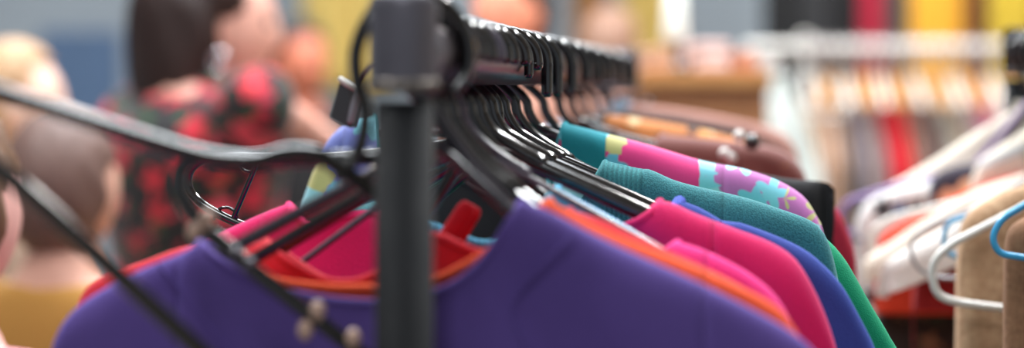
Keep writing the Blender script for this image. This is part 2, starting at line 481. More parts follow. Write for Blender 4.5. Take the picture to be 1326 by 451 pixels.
fm = {
 'purple': fabric('purple_knit', (86, 64, 136), heather=.22, sheen=.5, sheentint=(170, 150, 255)),
 'orange': fabric('orange_knit', (238, 84, 40), heather=.15),
 'red': fabric('red_knit', (205, 24, 44), heather=.2, sheen=.5, sheentint=(255, 150, 150)),
 'coral': fabric('coral_knit', (236, 66, 84), heather=.2, sheen=.6),
 'pink': fabric('pink_knit', (236, 44, 130), heather=.15, sheen=.5),
 'sky': fabric('sky_knit', (74, 160, 200), (40, 96, 150), rib=None, scale=500),
 'skyrib': fabric('sky_rib', (110, 200, 232), (30, 100, 150), rib=70),
 'magenta': fabric('magenta_knit', (214, 16, 96), heather=.22, sheen=.6, sheentint=(255, 130, 170)),
 'blue': fabric('royal_blue_knit', (42, 62, 142), heather=.25, sheen=.45, sheentint=(120, 150, 255)),
 'bluerib': fabric('royal_blue_rib', (66, 84, 184), heather=.2, rib=90),
 'teal': fabric('teal_heather', (48, 122, 128), (22, 78, 84), scale=700, sheen=.4, sheentint=(160, 220, 220)),
 'tealrib': fabric('teal_rib', (52, 134, 138), (18, 76, 82), rib=85),
 'green': fabric('emerald_knit', (0, 148, 104), heather=.2, sheen=.4),
 'tealplain': fabric('petrol_cotton', (20, 130, 142), heather=.15),
 'blackc': fabric('black_cloth', (22, 20, 22), heather=.2, sheen=.15),
 'darkred': fabric('dark_red_cloth', (165, 22, 52), heather=.2),
 'leather': plain('brown_leather', (112, 62, 54), .45, var=.3, scale=30),
 'cream': fabric('cream_cotton', (226, 214, 198), heather=.08, sheen=.1),
 'white': fabric('white_cotton', (232, 226, 220), heather=.06, sheen=.1),
 'tan': fabric('tan_linen', (196, 162, 128), (160, 122, 90), scale=160, rib=9),
 'brown': fabric('brown_linen', (148, 108, 78), (110, 74, 50), scale=160, rib=9),
 'orangered': fabric('orange_red_cloth', (216, 62, 30), heather=.15),
 'redc': fabric('deep_red_cloth', (150, 22, 24), heather=.15),
 'dustypink': fabric('dusty_pink_cloth', (170, 124, 112), heather=.2),
}
fm['floral'] = flowers('flower_print', (226, 52, 128), [(96, 184, 204), (120, 196, 212), (150, 205, 215), (96, 176, 204), (190, 184, 120), (110, 190, 210)], (236, 226, 190), scale=34, size=.6, zones=(.088, .148))
fm['dress'] = flowers('rose_print', (16, 14, 16), [(206, 34, 54), (190, 24, 50), (222, 70, 92), (170, 26, 52)], (236, 90, 90), scale=17, size=.40, leaf=(34, 74, 36), vol=True)
fm['paisley'] = flowers('orange_pattern', (206, 128, 66), [(226, 160, 90), (90, 60, 50), (236, 200, 150), (180, 90, 50)], (60, 40, 40), scale=60, size=.4)
fm['lace'] = flowers('black_white_pattern', (222, 218, 216), [(40, 38, 44), (60, 90, 140), (200, 200, 200), (30, 30, 36)], (230, 230, 230), scale=34, size=.42)
fm['orngblk'] = flowers('orange_black_pattern', (34, 24, 44), [(226, 74, 30), (214, 168, 132), (226, 74, 30), (28, 20, 40)], (226, 90, 40), scale=16, size=.55)
fm['darkprint'] = flowers('dark_floral_pattern', (40, 30, 28), [(92, 62, 46), (70, 46, 40), (126, 90, 66), (54, 60, 44)], (150, 110, 80), scale=30, size=.42)
fm['goldleather'] = flowers('leather_gold', (112, 60, 52), [(112, 60, 52), (212, 150, 50), (112, 60, 52), (100, 52, 48)], (120, 70, 58), scale=24, size=.3)

# ----- hangers of the rack, near to far (label, Z)
def bh(Z, what, **k): return hanger(Z, 'black plastic hanger ' + what, **k)

# the empty ones swung out towards the camera: drawn on their own turned planes
yE = math.radians(34)
hA = hanger(1.150, 'empty black hanger swung out nearest the camera, hooked on right beside the post', yaw=math.radians(30), r=.0054, hr=.0046, group=None, hook_px=[(588, 118), (604, 96), (608, 66), (600, 38), (581, 10), (545, -8), (505, -4), (478, 24), (461, 66), (463, 108), (473, 143), (468, 186), (452, 216), (441, 228)],
       frame_px=[(462, 232), (412, 199), (372, 197), (330, 211), (262, 203), (0, 121), (-120, 84), (-165, 95), (-160, 130), (0, 216), (170, 372), (330, 520), (500, 640), (530, 620), (525, 420), (508, 272)])
hB = hanger(1.172, 'empty black hanger with tan knobs along its bar, crossing in front of the purple sweater', yaw=math.radians(14), R=.0245, r=.0052, neck=.07, group=None,
       frame_px=[(520, 205), (440, 206), (330, 207), (262, 203), (236, 212), (229, 245), (254, 288), (330, 352), (450, 446), (522, 500), (545, 500), (540, 330), (540, 240)])
plB = Plane(railA(1.172), math.radians(14))
for q in ((410, 402), (394, 427), (456, 438), (268, 284), (251, 300)):
    x, z = plB.loc(*q); MB().ball((x, -.004, z), .0058, sc=(.85, .8, 1.15)).build('knob', M['knob'], hB)
# two small glossy pegs on the bar
for q in ((304, 327), (322, 342)):
    x, z = plB.loc(*q); MB().ball((x, -.003, z), .0042).build('peg', M['grey_plastic'], hB)

H = []
# loop-ended empty hanger behind
plC = Plane(railA(1.45), AY)
hC = hanger(1.462, 'empty slim black hanger with rounded end, strut and small strap rings', R=.0235, r=.0038, tip=.01, neck=.05, group=None,
            frame_px=[(650, 172), (560, 190), (420, 205), (300, 203), (262, 205), (243, 222), (243, 246), (262, 266), (300, 287), (420, 330), (560, 350), (700, 330)])
def c3(*q):
    x, z = Plane(railA(1.462), AY).loc(*q); return Vector((x, 0, z))
MB().tube([c3(334, 208), c3(300, 288)], .0022, 10).build('strut', M['black'], hC)
for cx, cy, a0, a1, rr in ((326, 212, 0, PI, 11), (296, 283, PI*.02, PI*1.02, 15)):
    s = 1 if cy > 250 else -1
    MB().tube([c3(cx-4+rr*math.cos(a0+(a1-a0)*k/12), cy-s*rr*.95*math.sin(a0+(a1-a0)*k/12)) for k in range(13)], .0013, 8).build('strap_ring', M['black'], hC)

# ----- the clothes, near to far
ext = [(1095, 520), (1110, 620), (1112, 720)]
garment('sweater', 'purple sweater hanging nearest the camera, behind the thick post', 'sweater', 1.197,
  right=[(676, 262), (711, 276), (762, 303), (814, 328), (890, 362), (967, 400), (1020, 430), (1050, 455), (1080, 500), (1100, 580), (1105, 700)],
  left=[(258, 314), (240, 328), (170, 358), (112, 392), (86, 418), (72, 451), (62, 520), (58, 640)],
  neckline=[(285, 333), (320, 352), (370, 374), (430, 386), (485, 390), (530, 388), (565, 379), (600, 362), (630, 336), (655, 300)],
  mats=fm['purple'], hk=dict(hr=.0050, label='wide flat hanger holding up the purple sweater', group='black plastic hangers on the dark rack', kind='flat', mat=M['smoke'], r=.0056, tip=-.04, neck=.052), backlow=True, seed=1, T=.009, bandr=.003, seams=[[(748, 298), (700, 350), (666, 400), (690, 452), (720, 520)], [(212, 340), (236, 370), (270, 412), (300, 445), (340, 500)]])
garment('sweater', 'orange sweater showing as a bright strip right behind the purple sweater', 'sweater', 1.232,
  right=[(712, 262), (762, 291), (814, 314), (890, 343), (967, 378), (1005, 400), (1022, 420), (1040, 455), (1060, 540), (1065, 680)],
  left=[(300, 330), (250, 352), (180, 385), (130, 420), (110, 470), (100, 600)],
  neckline=[(340, 355), (370, 364), (430, 372), (485, 372), (530, 371), (565, 362), (600, 346), (640, 322), (680, 290)],
  mats=fm['orange'], hk=dict(hr=.0050, label='dark hanger inside the orange sweater, close behind the purple one', group='black plastic hangers on the dark rack', mat=M['brown_black'], tip=-.04), backlow=True, seed=2, T=.008)
garment('sweater', 'red sweater with its shoulder poking out behind the purple one beside the floral dress', 'sweater', 1.268,
  right=[(738, 274), (780, 288), (814, 304), (870, 329), (940, 362), (985, 392), (1005, 425), (1020, 520), (1025, 680)],
  left=[(345, 314), (300, 322), (245, 321), (180, 343), (130, 362), (108, 384), (100, 420), (96, 520), (96, 640)],
  neckline=[(365, 330), (395, 348), (428, 362), (465, 364), (500, 348), (530, 318), (565, 305), (600, 318), (630, 328), (665, 322), (705, 300)],
  mats={'body': fm['red']}, hk=dict(hr=.0050, label='dark hanger inside the red sweater', group='black plastic hangers on the dark rack', mat=M['brown_black'], tip=-.04), backlow=True, seed=3, T=.008)
garment('sweater', 'light pink sweater whose narrow rounded shoulder sits between the orange and magenta ones', 'sweater', 1.305,
  right=[(878, 316), (905, 324), (950, 345), (985, 368), (1008, 392), (1024, 425), (1040, 500), (1045, 640)],
  left=[(360, 345), (300, 365), (220, 395), (180, 430), (160, 520), (150, 640)],
  neckline=[(420, 385), (520, 410), (640, 410), (760, 380), (840, 340)],
  mats=fm['pink'], hk=dict(hr=.0050, label='hanger whose long grey arm runs bare to the light pink sweater', group='black plastic hangers on the dark rack', kind='flat', mat=M['grey_plastic'], r=.0030, tip=-.04), backlow=True, seed=4, T=.009)
garment('top', 'sky blue knitted top with finely ribbed collar, seen through the purple sweater neck', 'top', 1.338,
  right=[(722, 246), (745, 258), (790, 282), (850, 318), (930, 365), (990, 400), (1010, 440), (1020, 560)],
  left=[(514, 268), (510, 300), (506, 350), (502, 420), (498, 560)],
  neckline=[(524, 277), (545, 286), (565, 294), (600, 308), (625, 316), (650, 313), (690, 285)],
  mats=fm['sky'], hk=dict(hr=.0050, label='dark hanger inside the sky blue ribbed top', group='black plastic hangers on the dark rack', tip=-.04), backlow=True, seed=5, T=.008, bandmat=fm['skyrib'], bandr=.0042)
garment('sweater', 'magenta sweater with soft fuzzy shoulders in front of the royal blue one', 'sweater', 1.375,
  right=[(855, 262), (872, 266), (900, 279), (947, 297), (990, 313), (1020, 330), (1040, 354), (1062, 398), (1080, 451), (1098, 540), (1104, 680)],
  left=[(374, 266), (345, 277), (300, 297), (245, 322), (180, 350), (140, 380), (120, 430), (112, 560)],
  neckline=[(400, 290), (440, 283), (490, 276), (535, 292), (565, 304), (600, 318), (640, 325), (700, 318), (760, 306), (800, 296), (835, 282)],
  mats=fm['magenta'], hk=dict(hr=.0050, label='hanger whose thick glossy arm slides into the magenta sweater', group='black plastic hangers on the dark rack', mat=M['brown_black'], r=.0064, tip=-.04), backlow=True, seed=6, T=.010, folds=.003)
garment('sweater', 'royal blue sweater with a rolled collar, behind the magenta one', 'sweater', 1.432,
  right=[(880, 262), (905, 271), (937, 289), (955, 290), (1000, 306), (1040, 325), (1068, 348), (1090, 374), (1110, 410), (1130, 451), (1152, 520), (1160, 640)],
  left=[(440, 288), (372, 302), (300, 330), (250, 360), (230, 420), (225, 560)],
  neckline=[(500, 345), (600, 362), (720, 352), (820, 318), (862, 286)],
  mats=fm['blue'], hk=dict(hr=.0050, label='hanger whose glossy arm slides into the royal blue sweater', group='black plastic hangers on the dark rack', mat=M['brown_black'], r=.0056, tip=-.04), backlow=True, seed=7, T=.010, folds=.003, bandmat=fm['bluerib'], bandr=.0052)
tl, tpl, typ, tc = garment('cardigan', 'teal heather cardigan with a ribbed collar band', 'cardigan', 1.50,
  right=[(784, 211), (828, 221), (842, 222), (880, 238), (960, 257), (1007, 272), (1047, 287), (1064, 302), (1075, 328), (1086, 380), (1096, 470), (1100, 600)],
  left=[(490, 262), (400, 288), (330, 308), (290, 350), (280, 450)],
  neckline=[(540, 330), (620, 345), (700, 325), (750, 270), (772, 236)],
  mats=fm['teal'], hk=dict(hr=.0050, label='glossy hanger inside the teal heather cardigan', group='black plastic hangers on the dark rack', mat=M['brown_black'], tip=.002), backlow=True, seed=8, T=.011, folds=.003, bandmat=fm['tealrib'], bandr=.003)
# wide ribbed band beside the neck, seam ridge included
rb = MB(); vs = []; fs = []; NC, NRr = 20, 12
for i in range(NC):
    px = 781+(832-781)*i/(NC-1)
    for side in (-1, 1):
        for j in range(NRr):
            x, zt = tpl.loc(px, interp(px, [(781, 210.5), (828, 220), (842, 221)]))
            line = interp(x, sorted((c[0], c[3]) for c in tc))
            z = line-.045*(j/(NRr-1))
            y = typ(x, z, line, side)+side*.0022
            vs.append((x, y, z+.66+.0016*(1-j/(NRr-1))))
for i in range(NC-1):
    for sd in range(2):
        for j in range(NRr-1):
            a = (i*2+sd)*NRr+j; b = a+2*NRr
            fs.append((a, a+1, b+1, b) if sd == 0 else (b, b+1, a+1, a))
    a = (i*2)*NRr; fs.append((a, a+2*NRr, a+3*NRr, a+NRr))
rb.add(vs, fs); ob = rb.build('rib_band', fm['tealrib'], tl)
garment('sweater', 'emerald green sweater whose sleeve hangs out widest behind the blue and teal ones', 'sweater', 1.56,
  right=[(820, 232), (900, 258), (1000, 285), (1050, 300), (1074, 316), (1092, 337), (1106, 360), (1126, 396), (1150, 437), (1170, 480), (1185, 600)],
  left=[(520, 280), (440, 296), (380, 314), (340, 350), (330, 450)], neckline=[(550, 330), (640, 350), (740, 330), (800, 270)], backlow=True, mats=fm['green'], hk=dict(hr=.0050, label='hanger with long hook tip in the green sweater, nearest of the three long tips', group='black plastic hangers on the dark rack', tip=.024), seed=9, T=.010)
ft, fpl, fyp, fc = garment('blouse', 'pink flower print top with light blue blossoms and petrol collar', 'blouse', 1.63,
  right=[(732, 162), (788, 176), (848, 192), (912, 211), (960, 220), (1007, 236), (1039, 256), (1055, 280), (1063, 296), (1068, 340), (1072, 440)],
  left=[(486, 152), (455, 160), (432, 176), (415, 206), (402, 240), (392, 280), (388, 400)],
  neckline=[(492, 190), (520, 280), (620, 330), (700, 280), (722, 200)],
  mats=fm['floral'], hk=dict(hr=.0050, label='hanger with long hook tip in the flower print top, middle of the three', group='black plastic hangers on the dark rack', tip=.024), backlow=True, seed=10, T=.012, bandmat=fm['tealplain'], bandr=.0035)
vs = []; fs = []; NC = 20
for i in range(NC):
    px = 729+(786-729)*i/(NC-1)
    for side in (-1, 1):
        for j in range(12):
            x, zt = fpl.loc(px, interp(px, [(732, 162), (788, 176)]))
            line = interp(x, sorted((c[0], c[3]) for c in fc)); z = line-.045*(j/11)
            vs.append((x, fyp(x, z, line, side)+side*.0022, z+.66+.0016*(1-j/11)))
for i in range(NC-1):
    for sd in range(2):
        for j in range(11):
            a = (i*2+sd)*12+j; b = a+24
            fs.append((a, a+1, b+1, b) if sd == 0 else (b, b+1, a+1, a))
    a = i*24; fs.append((a, a+24, a+36, a+12))
MB().add(vs, fs).build('collar', fm['tealplain'], ft)
garment('jacket', 'black jacket with a square pointed shoulder behind the flower print top', 'jacket', 1.74,
  right=[(800, 188), (900, 208), (1000, 230), (1050, 236), (1074, 238), (1079, 244), (1076, 262), (1066, 285), (1062, 330), (1060, 420)],
  left=[(560, 190), (500, 220), (470, 260), (460, 380)], mats=fm['blackc'], hk=dict(hr=.0050, label='hanger with long hook tip in the black jacket, last of the three', group='black plastic hangers on the dark rack', tip=.022), seed=11, T=.013, seamx=.19)
garment('top', 'dark red top with a shoulder showing just past the black jacket', 'top', 1.86,
  right=[(800, 190), (900, 215), (1000, 240), (1060, 258), (1084, 274), (1096, 300), (1106, 335), (1110, 420)],
  left=[(600, 200), (540, 230), (520, 360)], mats=fm['darkred'], hk=dict(hr=.0050, label='black hanger in the dark red top behind the black jacket', group='black plastic hangers on the dark rack', tip=.01), seed=12)
garment('jacket', 'brown leather jacket with gold flecks behind the flower print top', 'jacket', 1.96,
  right=[(860, 176), (900, 180), (960, 186), (1005, 194), (1032, 212), (1045, 240), (1050, 290), (1052, 400)],
  left=[(640, 190), (580, 220), (560, 360)], mats=fm['goldleather'], hk=dict(hr=.0050, label='black hanger in the brown leather jacket', group='black plastic hangers on the dark rack', tip=.01), seed=13, T=.016)
garment('blouse', 'orange patterned blouse behind the flower print top', 'blouse', 2.06,
  right=[(786, 150), (830, 156), (900, 168), (950, 180), (985, 195), (1000, 230), (1004, 340)],
  left=[(660, 180), (600, 210), (590, 340)], mats=fm['paisley'], hk=dict(hr=.0050, label='black hanger in the orange patterned blouse', group='black plastic hangers on the dark rack', tip=.01), seed=14, bandmat=fm['blackc'])
garment('gilet', 'black gilet edging the orange patterned blouse', 'gilet', 2.18,
  right=[(806, 146), (860, 152), (930, 165), (970, 176), (990, 190), (996, 230), (998, 330)],
  left=[(680, 180), (640, 200), (620, 330)], mats=fm['blackc'], hk=dict(hr=.0050, label='black hanger in the black gilet behind the orange patterned blouse', group='black plastic hangers on the dark rack', tip=.01), seed=15)
garment('coat', 'dusty pink coat near the far end of the dark rack', 'coat', 2.32,
  right=[(820, 136), (880, 143), (950, 155), (1000, 168), (1024, 186), (1034, 220), (1036, 330)],
  left=[(700, 170), (650, 190), (630, 330)], mats=fm['dustypink'], hk=dict(hr=.0050, label='black hanger in the dusty pink coat', group='black plastic hangers on the dark rack', tip=.01), seed=16)
garment('shirt', 'light blue shirt on the far end of the dark rack', 'shirt', 2.44,
  right=[(800, 128), (830, 138), (880, 152), (930, 170), (960, 200), (965, 300)],
  left=[(720, 160), (680, 190), (670, 300)], mats=fabric('pale_blue_cotton', (170, 196, 220), heather=.1), hk=dict(hr=.0050, label='black hanger on the far end of the dark rail, in the light blue shirt', group='black plastic hangers on the dark rack', tip=.01), seed=17)

# black hanger clip knob by the leather jacket; white balls added in place of glints
pr = empty('hair_clip', W(974, 186, 1.9), 0, 'black round brooch with pale beads on the brown leather jacket shoulder', 'brooch')
Lp = Matrix.Translation(pr.location)
MB().ball(W(974, 184, 1.9), .0085).build('knob', M['black'], pr, local=Lp)
for q in ((957, 176), (938, 199), (946, 205)): MB().ball(W(q[0], q[1], 1.88), .006).build('bead', M['white_plastic'], pr, local=Lp)
pr.name = 'brooch'

# red hanging loop and the grey clip tag
pt = Plane(railA(1.30), AY)
def pq(px, py, y=0): x, z = pt.loc(px, py); return pt.o+pt.dx*x+pt.dy*y+Vector((0, 0, z))
lo_at = pq(590, 312)
m = MB().tube(catmull([pq(572, 322), pq(586, 298), pq(603, 272)], 6), .0066, 12, flat=(1, .28)).tube(catmull([pq(582, 324, .004), pq(596, 300, .004), pq(610, 276, .004)], 6), .0062, 12, flat=(1, .28))
lo = m.build('hanging_loop', fm['red'], None, local=Matrix.Translation(lo_at), loc=lo_at)
tag(lo, 'small red fabric loop standing up above the ribbed sky blue collar', 'fabric loop')
ct = empty('size_clip', W(444, 130, 1.36), 0, 'dark size clip with white rim hooked on beside the post', 'size clip')
Lc = Matrix.Translation(ct.location)
p = [W(441, 103, 1.36), W(462, 118, 1.36), W(452, 166, 1.36), W(428, 152, 1.36)]
vs = p+[q+Vector((.004, .014, 0)) for q in p]
fsb = [(0, 3, 2, 1), (4, 5, 6, 7), (0, 1, 5, 4), (1, 2, 6, 5), (2, 3, 7, 6), (3, 0, 4, 7)]
MB().add(vs, fsb).build('plate', plain('slate', (52, 56, 58), .5), ct, smooth=False, local=Lc)
MB().tube([p[0], p[1]], .0022, 10).build('rim', M['white_plastic'], ct, local=Lc)
MB().tube([p[1], p[1].lerp(p[2], .8)], .0028, 10).build('rim', M['grey_wire'], ct, local=Lc)
MB().tube([p[1], W(470, 100, 1.36), W(478, 86, 1.30), W(520, 74, 1.27)], .0016, 8).build('wire', M['black'], ct, local=Lc)

# ---------------------------------------------------------------- rack B (right)
B0 = Vector((.635, .95, CH+.045))
def railB(Z): return Vector((.635, Z, CH+.045))
rackB = empty('clothes_rack', (.635, .95, 0), 0, 'black clothes rack carrying the white and sky blue hangers', 'clothes rack')
rack_parts(rackB, railB(.95), railB(2.33), .017, M['post'], M['rail'], M['post'], M['coupling'])
gB = 'clothes on the rack with white hangers'
def gb(name, label, cat, Z, left, mats, seed, **k):
    k.setdefault('folds', .004)
    return garment(name, label, cat, Z, left=left, mats=mats, yaw=0, rail=railB, seed=seed, group=gB, **k)
def hb(Z, label, mat, px=None, **k):
    return hanger(Z, label, mat=mat, yaw=0, rail=railB, frame_px=None, group='hangers on the rack with white hangers', R=.0225, r=k.pop('r', .0036), **k)
def hfree(Z, label, mat, px, r=.0036, right=None):
    o = railB(Z); pl = Plane(o, 0)
    L = [pl.loc(*q) for q in px]; R_ = [(-x, z) for x, z in reversed(L)]
    t = hanger(Z, label, mat=mat, yaw=0, rail=railB, group='hangers on the rack with white hangers', R=.0215+r-.0036, r=r, neck=.05)
    fr = [c for c in t.children if c.name.startswith('frame')][0]
    bpy.data.objects.remove(fr)
    top = [Vector((0, 0, -.05+.0))]
    P = [Vector((0, 0, -.048))]+[Vector((x, 0, z)) for x, z in L]+[Vector((x, 0, z)) for x, z in R_]
    MB().tube(fillet(P, .016, True, 6), r, 12, closed=True).build('frame', mat, t); return t
hfree(1.60, 'sky blue plastic hanger nearest the camera at the edge, in front of the brown cloth', M['cyan_plastic'], [(1340, 258), (1297, 283), (1284, 308), (1293, 329), (1345, 337)], .0030)
gb('trousers', 'brown linen trousers at the frame edge, nearest on the rack with white hangers', 'trousers', 1.64, [(1360, 268), (1330, 282), (1310, 296), (1304, 320), (1303, 380), (1302, 520)], fm['brown'], 30, band=False, seamx=9, folds=.003, hk=dict(hr=.0050, label='dark hanger holding the brown linen trousers', group='hangers on the rack with white hangers', mat=M['black'], tip=.012, R=.0225, r=.0036, on=.0175, neck=.05))
hfree(1.73, 'white tubular hanger with a wide round end in front of the tan cloth', M['white_plastic'], [(1330, 266), (1228, 318), (1203, 345), (1213, 384), (1240, 392), (1310, 401)], .0040)
gb('trousers', 'tan linen trousers hanging behind the big white hanger', 'trousers', 1.77, [(1345, 236), (1300, 250), (1262, 272), (1248, 290), (1243, 330), (1241, 400), (1238, 560)], fm['tan'], 31, band=False, seamx=9, folds=.003, hk=dict(hr=.0050, label='dark hanger holding the tan linen trousers', group='hangers on the rack with white hangers', mat=M['black'], tip=.012, R=.0225, r=.0036, on=.0175, neck=.05))
hfree(1.84, 'thin sky blue hanger whose end peeks out from behind the tan cloth', M['cyan_plastic'], [(1300, 270), (1232, 286), (1222, 300), (1223, 325), (1240, 334), (1300, 340)], .0026)
hfree(1.88, 'grey wire hanger with a round end beside the white blouses', M['grey_wire'], [(1280, 268), (1210, 288), (1182, 305), (1178, 330), (1192, 352), (1215, 360), (1280, 362)], .0020)
gb('blouse', 'white blouse with a long flat shoulder pointing down, nearer of two', 'blouse', 1.96, [(1330, 240), (1280, 258), (1230, 292), (1185, 318), (1148, 342), (1138, 362), (1134, 384), (1150, 386), ], fm['white'], 32, band=False, hem=[(1136, 386), (1190, 364), (1240, 340), (1400, 320)], drop=.30, seamx=9, folds=.002, hk=dict(hr=.0050, label='dark hanger holding the nearer white blouse', group='hangers on the rack with white hangers', mat=M['black'], tip=.012, R=.0225, r=.0036, on=.0175, neck=.05))
gb('skirt', 'deep red skirt below the white blouses', 'skirt', 1.99, [(1300, 290), (1240, 300), (1200, 322), (1188, 345), (1184, 400), (1182, 520)], fm['redc'], 33, band=False, drop=.28, seamx=9, hk=dict(hr=.0050, label='dark hanger holding the deep red skirt', group='hangers on the rack with white hangers', mat=M['black'], tip=.012, R=.0225, r=.0036, on=.0175, neck=.05))
gb('blouse', 'white blouse behind the other, further toward the grey wire hanger', 'blouse', 2.08, [(1330, 225), (1260, 250), (1200, 285), (1150, 318), (1122, 336), (1116, 352), (1118, 366)], fm['cream'], 34, band=False, hem=[(1114, 368), (1200, 338), (1300, 305)], drop=.28, seamx=9, folds=.002, hk=dict(hr=.0050, label='dark hanger holding the further white blouse', group='hangers on the rack with white hangers', mat=M['black'], tip=.012, R=.0225, r=.0036, on=.0175, neck=.05))
gb('top', 'orange red top whose shoulder makes a bright diagonal strip', 'top', 2.13, [(1340, 222), (1300, 232), (1240, 255), (1190, 280), (1150, 300), (1138, 320), (1134, 380)], fm['orangered'], 35, band=False, drop=.30, seamx=9, hk=dict(hr=.0050, label='dark hanger holding the orange red top', group='hangers on the rack with white hangers', mat=M['black'], tip=.012, R=.0225, r=.0036, on=.0175, neck=.05))
hfree(2.10, 'white tubular hanger lying over the orange red top', M['white_plastic'], [(1330, 240), (1240, 262), (1150, 284), (1128, 300), (1127, 322), (1150, 336), (1300, 345)], .0040)
gb('dress', 'dark floral dress hanging lowest on the rack with white hangers', 'dress', 2.16, [(1320, 262), (1220, 290), (1160, 330), (1140, 380), (1132, 450), (1128, 560)], fm['darkprint'], 36, band=False, drop=.62, seamx=9, hk=dict(hr=.0050, label='dark hanger holding the dark floral dress', group='hangers on the rack with white hangers', mat=M['black'], tip=.012, R=.0225, r=.0036, on=.0175, neck=.05))
gb('top', 'black and orange patterned top under the cream coat', 'top', 2.19, [(1300, 205), (1240, 216), (1212, 228), (1205, 250), (1200, 300), (1198, 420)], fm['orngblk'], 37, band=False, drop=.5, seamx=9, hk=dict(hr=.0050, label='dark hanger holding the black and orange patterned top', group='hangers on the rack with white hangers', mat=M['black'], tip=.012, R=.0225, r=.0036, on=.0175, neck=.05))
gb('top', 'cream top with a pale blue stripe, in front of the black and orange top', 'top', 2.16, [(1345, 160), (1300, 188), (1272, 208), (1260, 235), (1256, 290), (1254, 380)], fm['cream'], 40, band=False, drop=.5, seamx=9, seams=[[(1345, 178), (1300, 196), (1264, 212)], [(1345, 186), (1300, 203), (1263, 219)]], seammat=fabric('pale_blue_stripe', (150, 180, 200)), hk=dict(hr=.0050, label='dark hanger holding the cream top with the pale blue stripe', group='hangers on the rack with white hangers', mat=M['black'], tip=.012, R=.0225, r=.0036, on=.0175, neck=.05))
gb('shirt', 'white top printed in black with a blue edge', 'shirt', 2.24, [(1280, 215), (1200, 236), (1140, 252), (1116, 272), (1108, 310), (1106, 400)], fm['lace'], 38, band=False, drop=.4, seamx=9, hk=dict(hr=.0050, label='dark hanger holding the black printed white top', group='hangers on the rack with white hangers', mat=M['black'], tip=.012, R=.0225, r=.0036, on=.0175, neck=.05))
gb('coat', 'long cream coat at the far end of the rack with white hangers', 'coat', 2.29, [(1340, 132), (1300, 150), (1250, 182), (1215, 205), (1170, 232), (1140, 250), (1130, 290), (1128, 380)], fm['cream'], 39, band=False, drop=.5, seamx=9, folds=.006, hk=dict(hr=.0050, label='dark hanger holding the cream coat', group='hangers on the rack with white hangers', mat=M['black'], tip=.012, R=.0225, r=.0036, on=.0175, neck=.05))
hfree(2.245, 'lilac plastic hanger with its end sticking out furthest, beside the black printed top', plastic('lilac_plastic', (132, 96, 168), .3), [(1260, 218), (1140, 246), (1096, 262), (1088, 278), (1092, 300), (1200, 312)], .0034)
# ---------------------------------------------------------------- rack C (back, seen along its clothes)
CZ = 4.5
def cpos(px, py=62, Z=CZ): return W(px, py, Z)
ra, rb_ = cpos(968), cpos(1420)
rackC = empty('clothes_rack', (ra.x, CZ, 0), 0, 'clothes rack seen side on at the back, packed with pale wooden hangers', 'clothes rack')
LC = Matrix.Translation(rackC.location)
MB().tube([ra, rb_], .013, 16).build('rail', M['white_plastic'], rackC, local=LC)
for e in (ra, rb_):
    MB().lathe([(.013, .03), (.013, e.z)], (e.x, e.y, 0), 16).build('post', M['rail'], rackC, local=LC)
    MB().tube([(e.x, e.y-.25, .03), (e.x, e.y+.25, .03)], .014, 12).build('foot_bar', M['rail'], rackC, local=LC)
colsC = [((196, 158, 120), 'beige tan'), ((208, 176, 160), 'pale rose'), ((184, 146, 110), 'camel'), ((98, 102, 116), 'slate grey'), ((190, 164, 160), 'rose grey'),
         ((150, 134, 132), 'taupe'), ((196, 20, 34), 'scarlet'), ((204, 24, 40), 'bright red'), ((164, 120, 96), 'light brown'), ((142, 118, 112), 'mauve brown'), ((104, 76, 66), 'dark brown'),
         ((192, 186, 172), 'stone'), ((170, 140, 110), 'hazel'), ((232, 226, 232), 'off white'), ((206, 60, 110), 'raspberry pink'), ((224, 200, 196), 'blush'), ((214, 206, 190), 'ivory'), ((150, 110, 80), 'nut brown'), ((120, 110, 110), 'ash grey')]
kindsC = ['dress', 'coat', 'blouse', 'jacket', 'tunic', 'cardigan', 'dress', 'dress', 'skirt', 'tunic', 'coat', 'blouse', 'jacket', 'shirt', 'scarf', 'blouse', 'dress', 'coat', 'jacket']
def side_garment(px, c, label, cat, k):
    """a garment whose hanger crosses the rail, so the camera looks at its side edge"""
    p = cpos(px); rnd = random.Random(100+k); wdt = rnd.uniform(.011, .017)*(1.7 if 'red' in label or label == 'scarlet' else 1); Lg = rnd.uniform(.62, .9)
    mat = fabric('cloth_%s' % label.replace(' ', '_'), c, heather=.15, sheen=.2, scale=200)
    t = empty('hanging_'+cat, (p.x, p.y, p.z-.1-Lg), 0, label+' '+cat+' on the back rack, edge toward the camera', cat, 'clothes on the back rack')
    vs = []; fs = []; NA = 36; rows = 22
    for r in range(rows):
        u = r/(rows-1); z = Lg*(1-u)
        hw = .05+.16*min(1, u/.13)+.02*u; a0 = wdt*(.5+1.0*min(1, u*3))+.006*u
        for q in range(NA):
            a = 2*PI*q/NA
            x = a0*math.cos(a)*(1+.35*math.sin(5*a+k)*min(1, u*2)); y = hw*math.sin(a)
            vs.append((x+.006*math.sin(9*u+k), y, z-.0*abs(y)))
    # shoulders slope away along y
    for i, v in enumerate(vs):
        u = (i//NA)/(rows-1); vs[i] = (v[0], v[1], v[2]-.33*abs(v[1])*(1-u))
    for r in range(rows-1):
        for q in range(NA):
            q2 = (q+1) % NA; fs.append((r*NA+q, (r+1)*NA+q, (r+1)*NA+q2, r*NA+q2))
    MB().add(vs, fs).build('body', mat, t)
    hm = M['tan_wood'] if k % 3 else M['white_plastic']
    h = empty('clothes_hanger', p, PI/2-.12, 'hanger on the back rack holding the '+label+' '+cat, 'clothes hanger', 'hangers on the back rack')
    MB().tube([Vector(v) for v in hook_path(.0275, .004, .062)], .0055, 8).build('hook', M['clear_grey'], h); h.location.z -= .0095
    z0 = -.055
    MB().tube(fillet([(-.2, 0, z0-.075), (0, 0, z0), (.2, 0, z0-.075)], .03, False), .008, 10).build('shoulder_bar', hm, h)
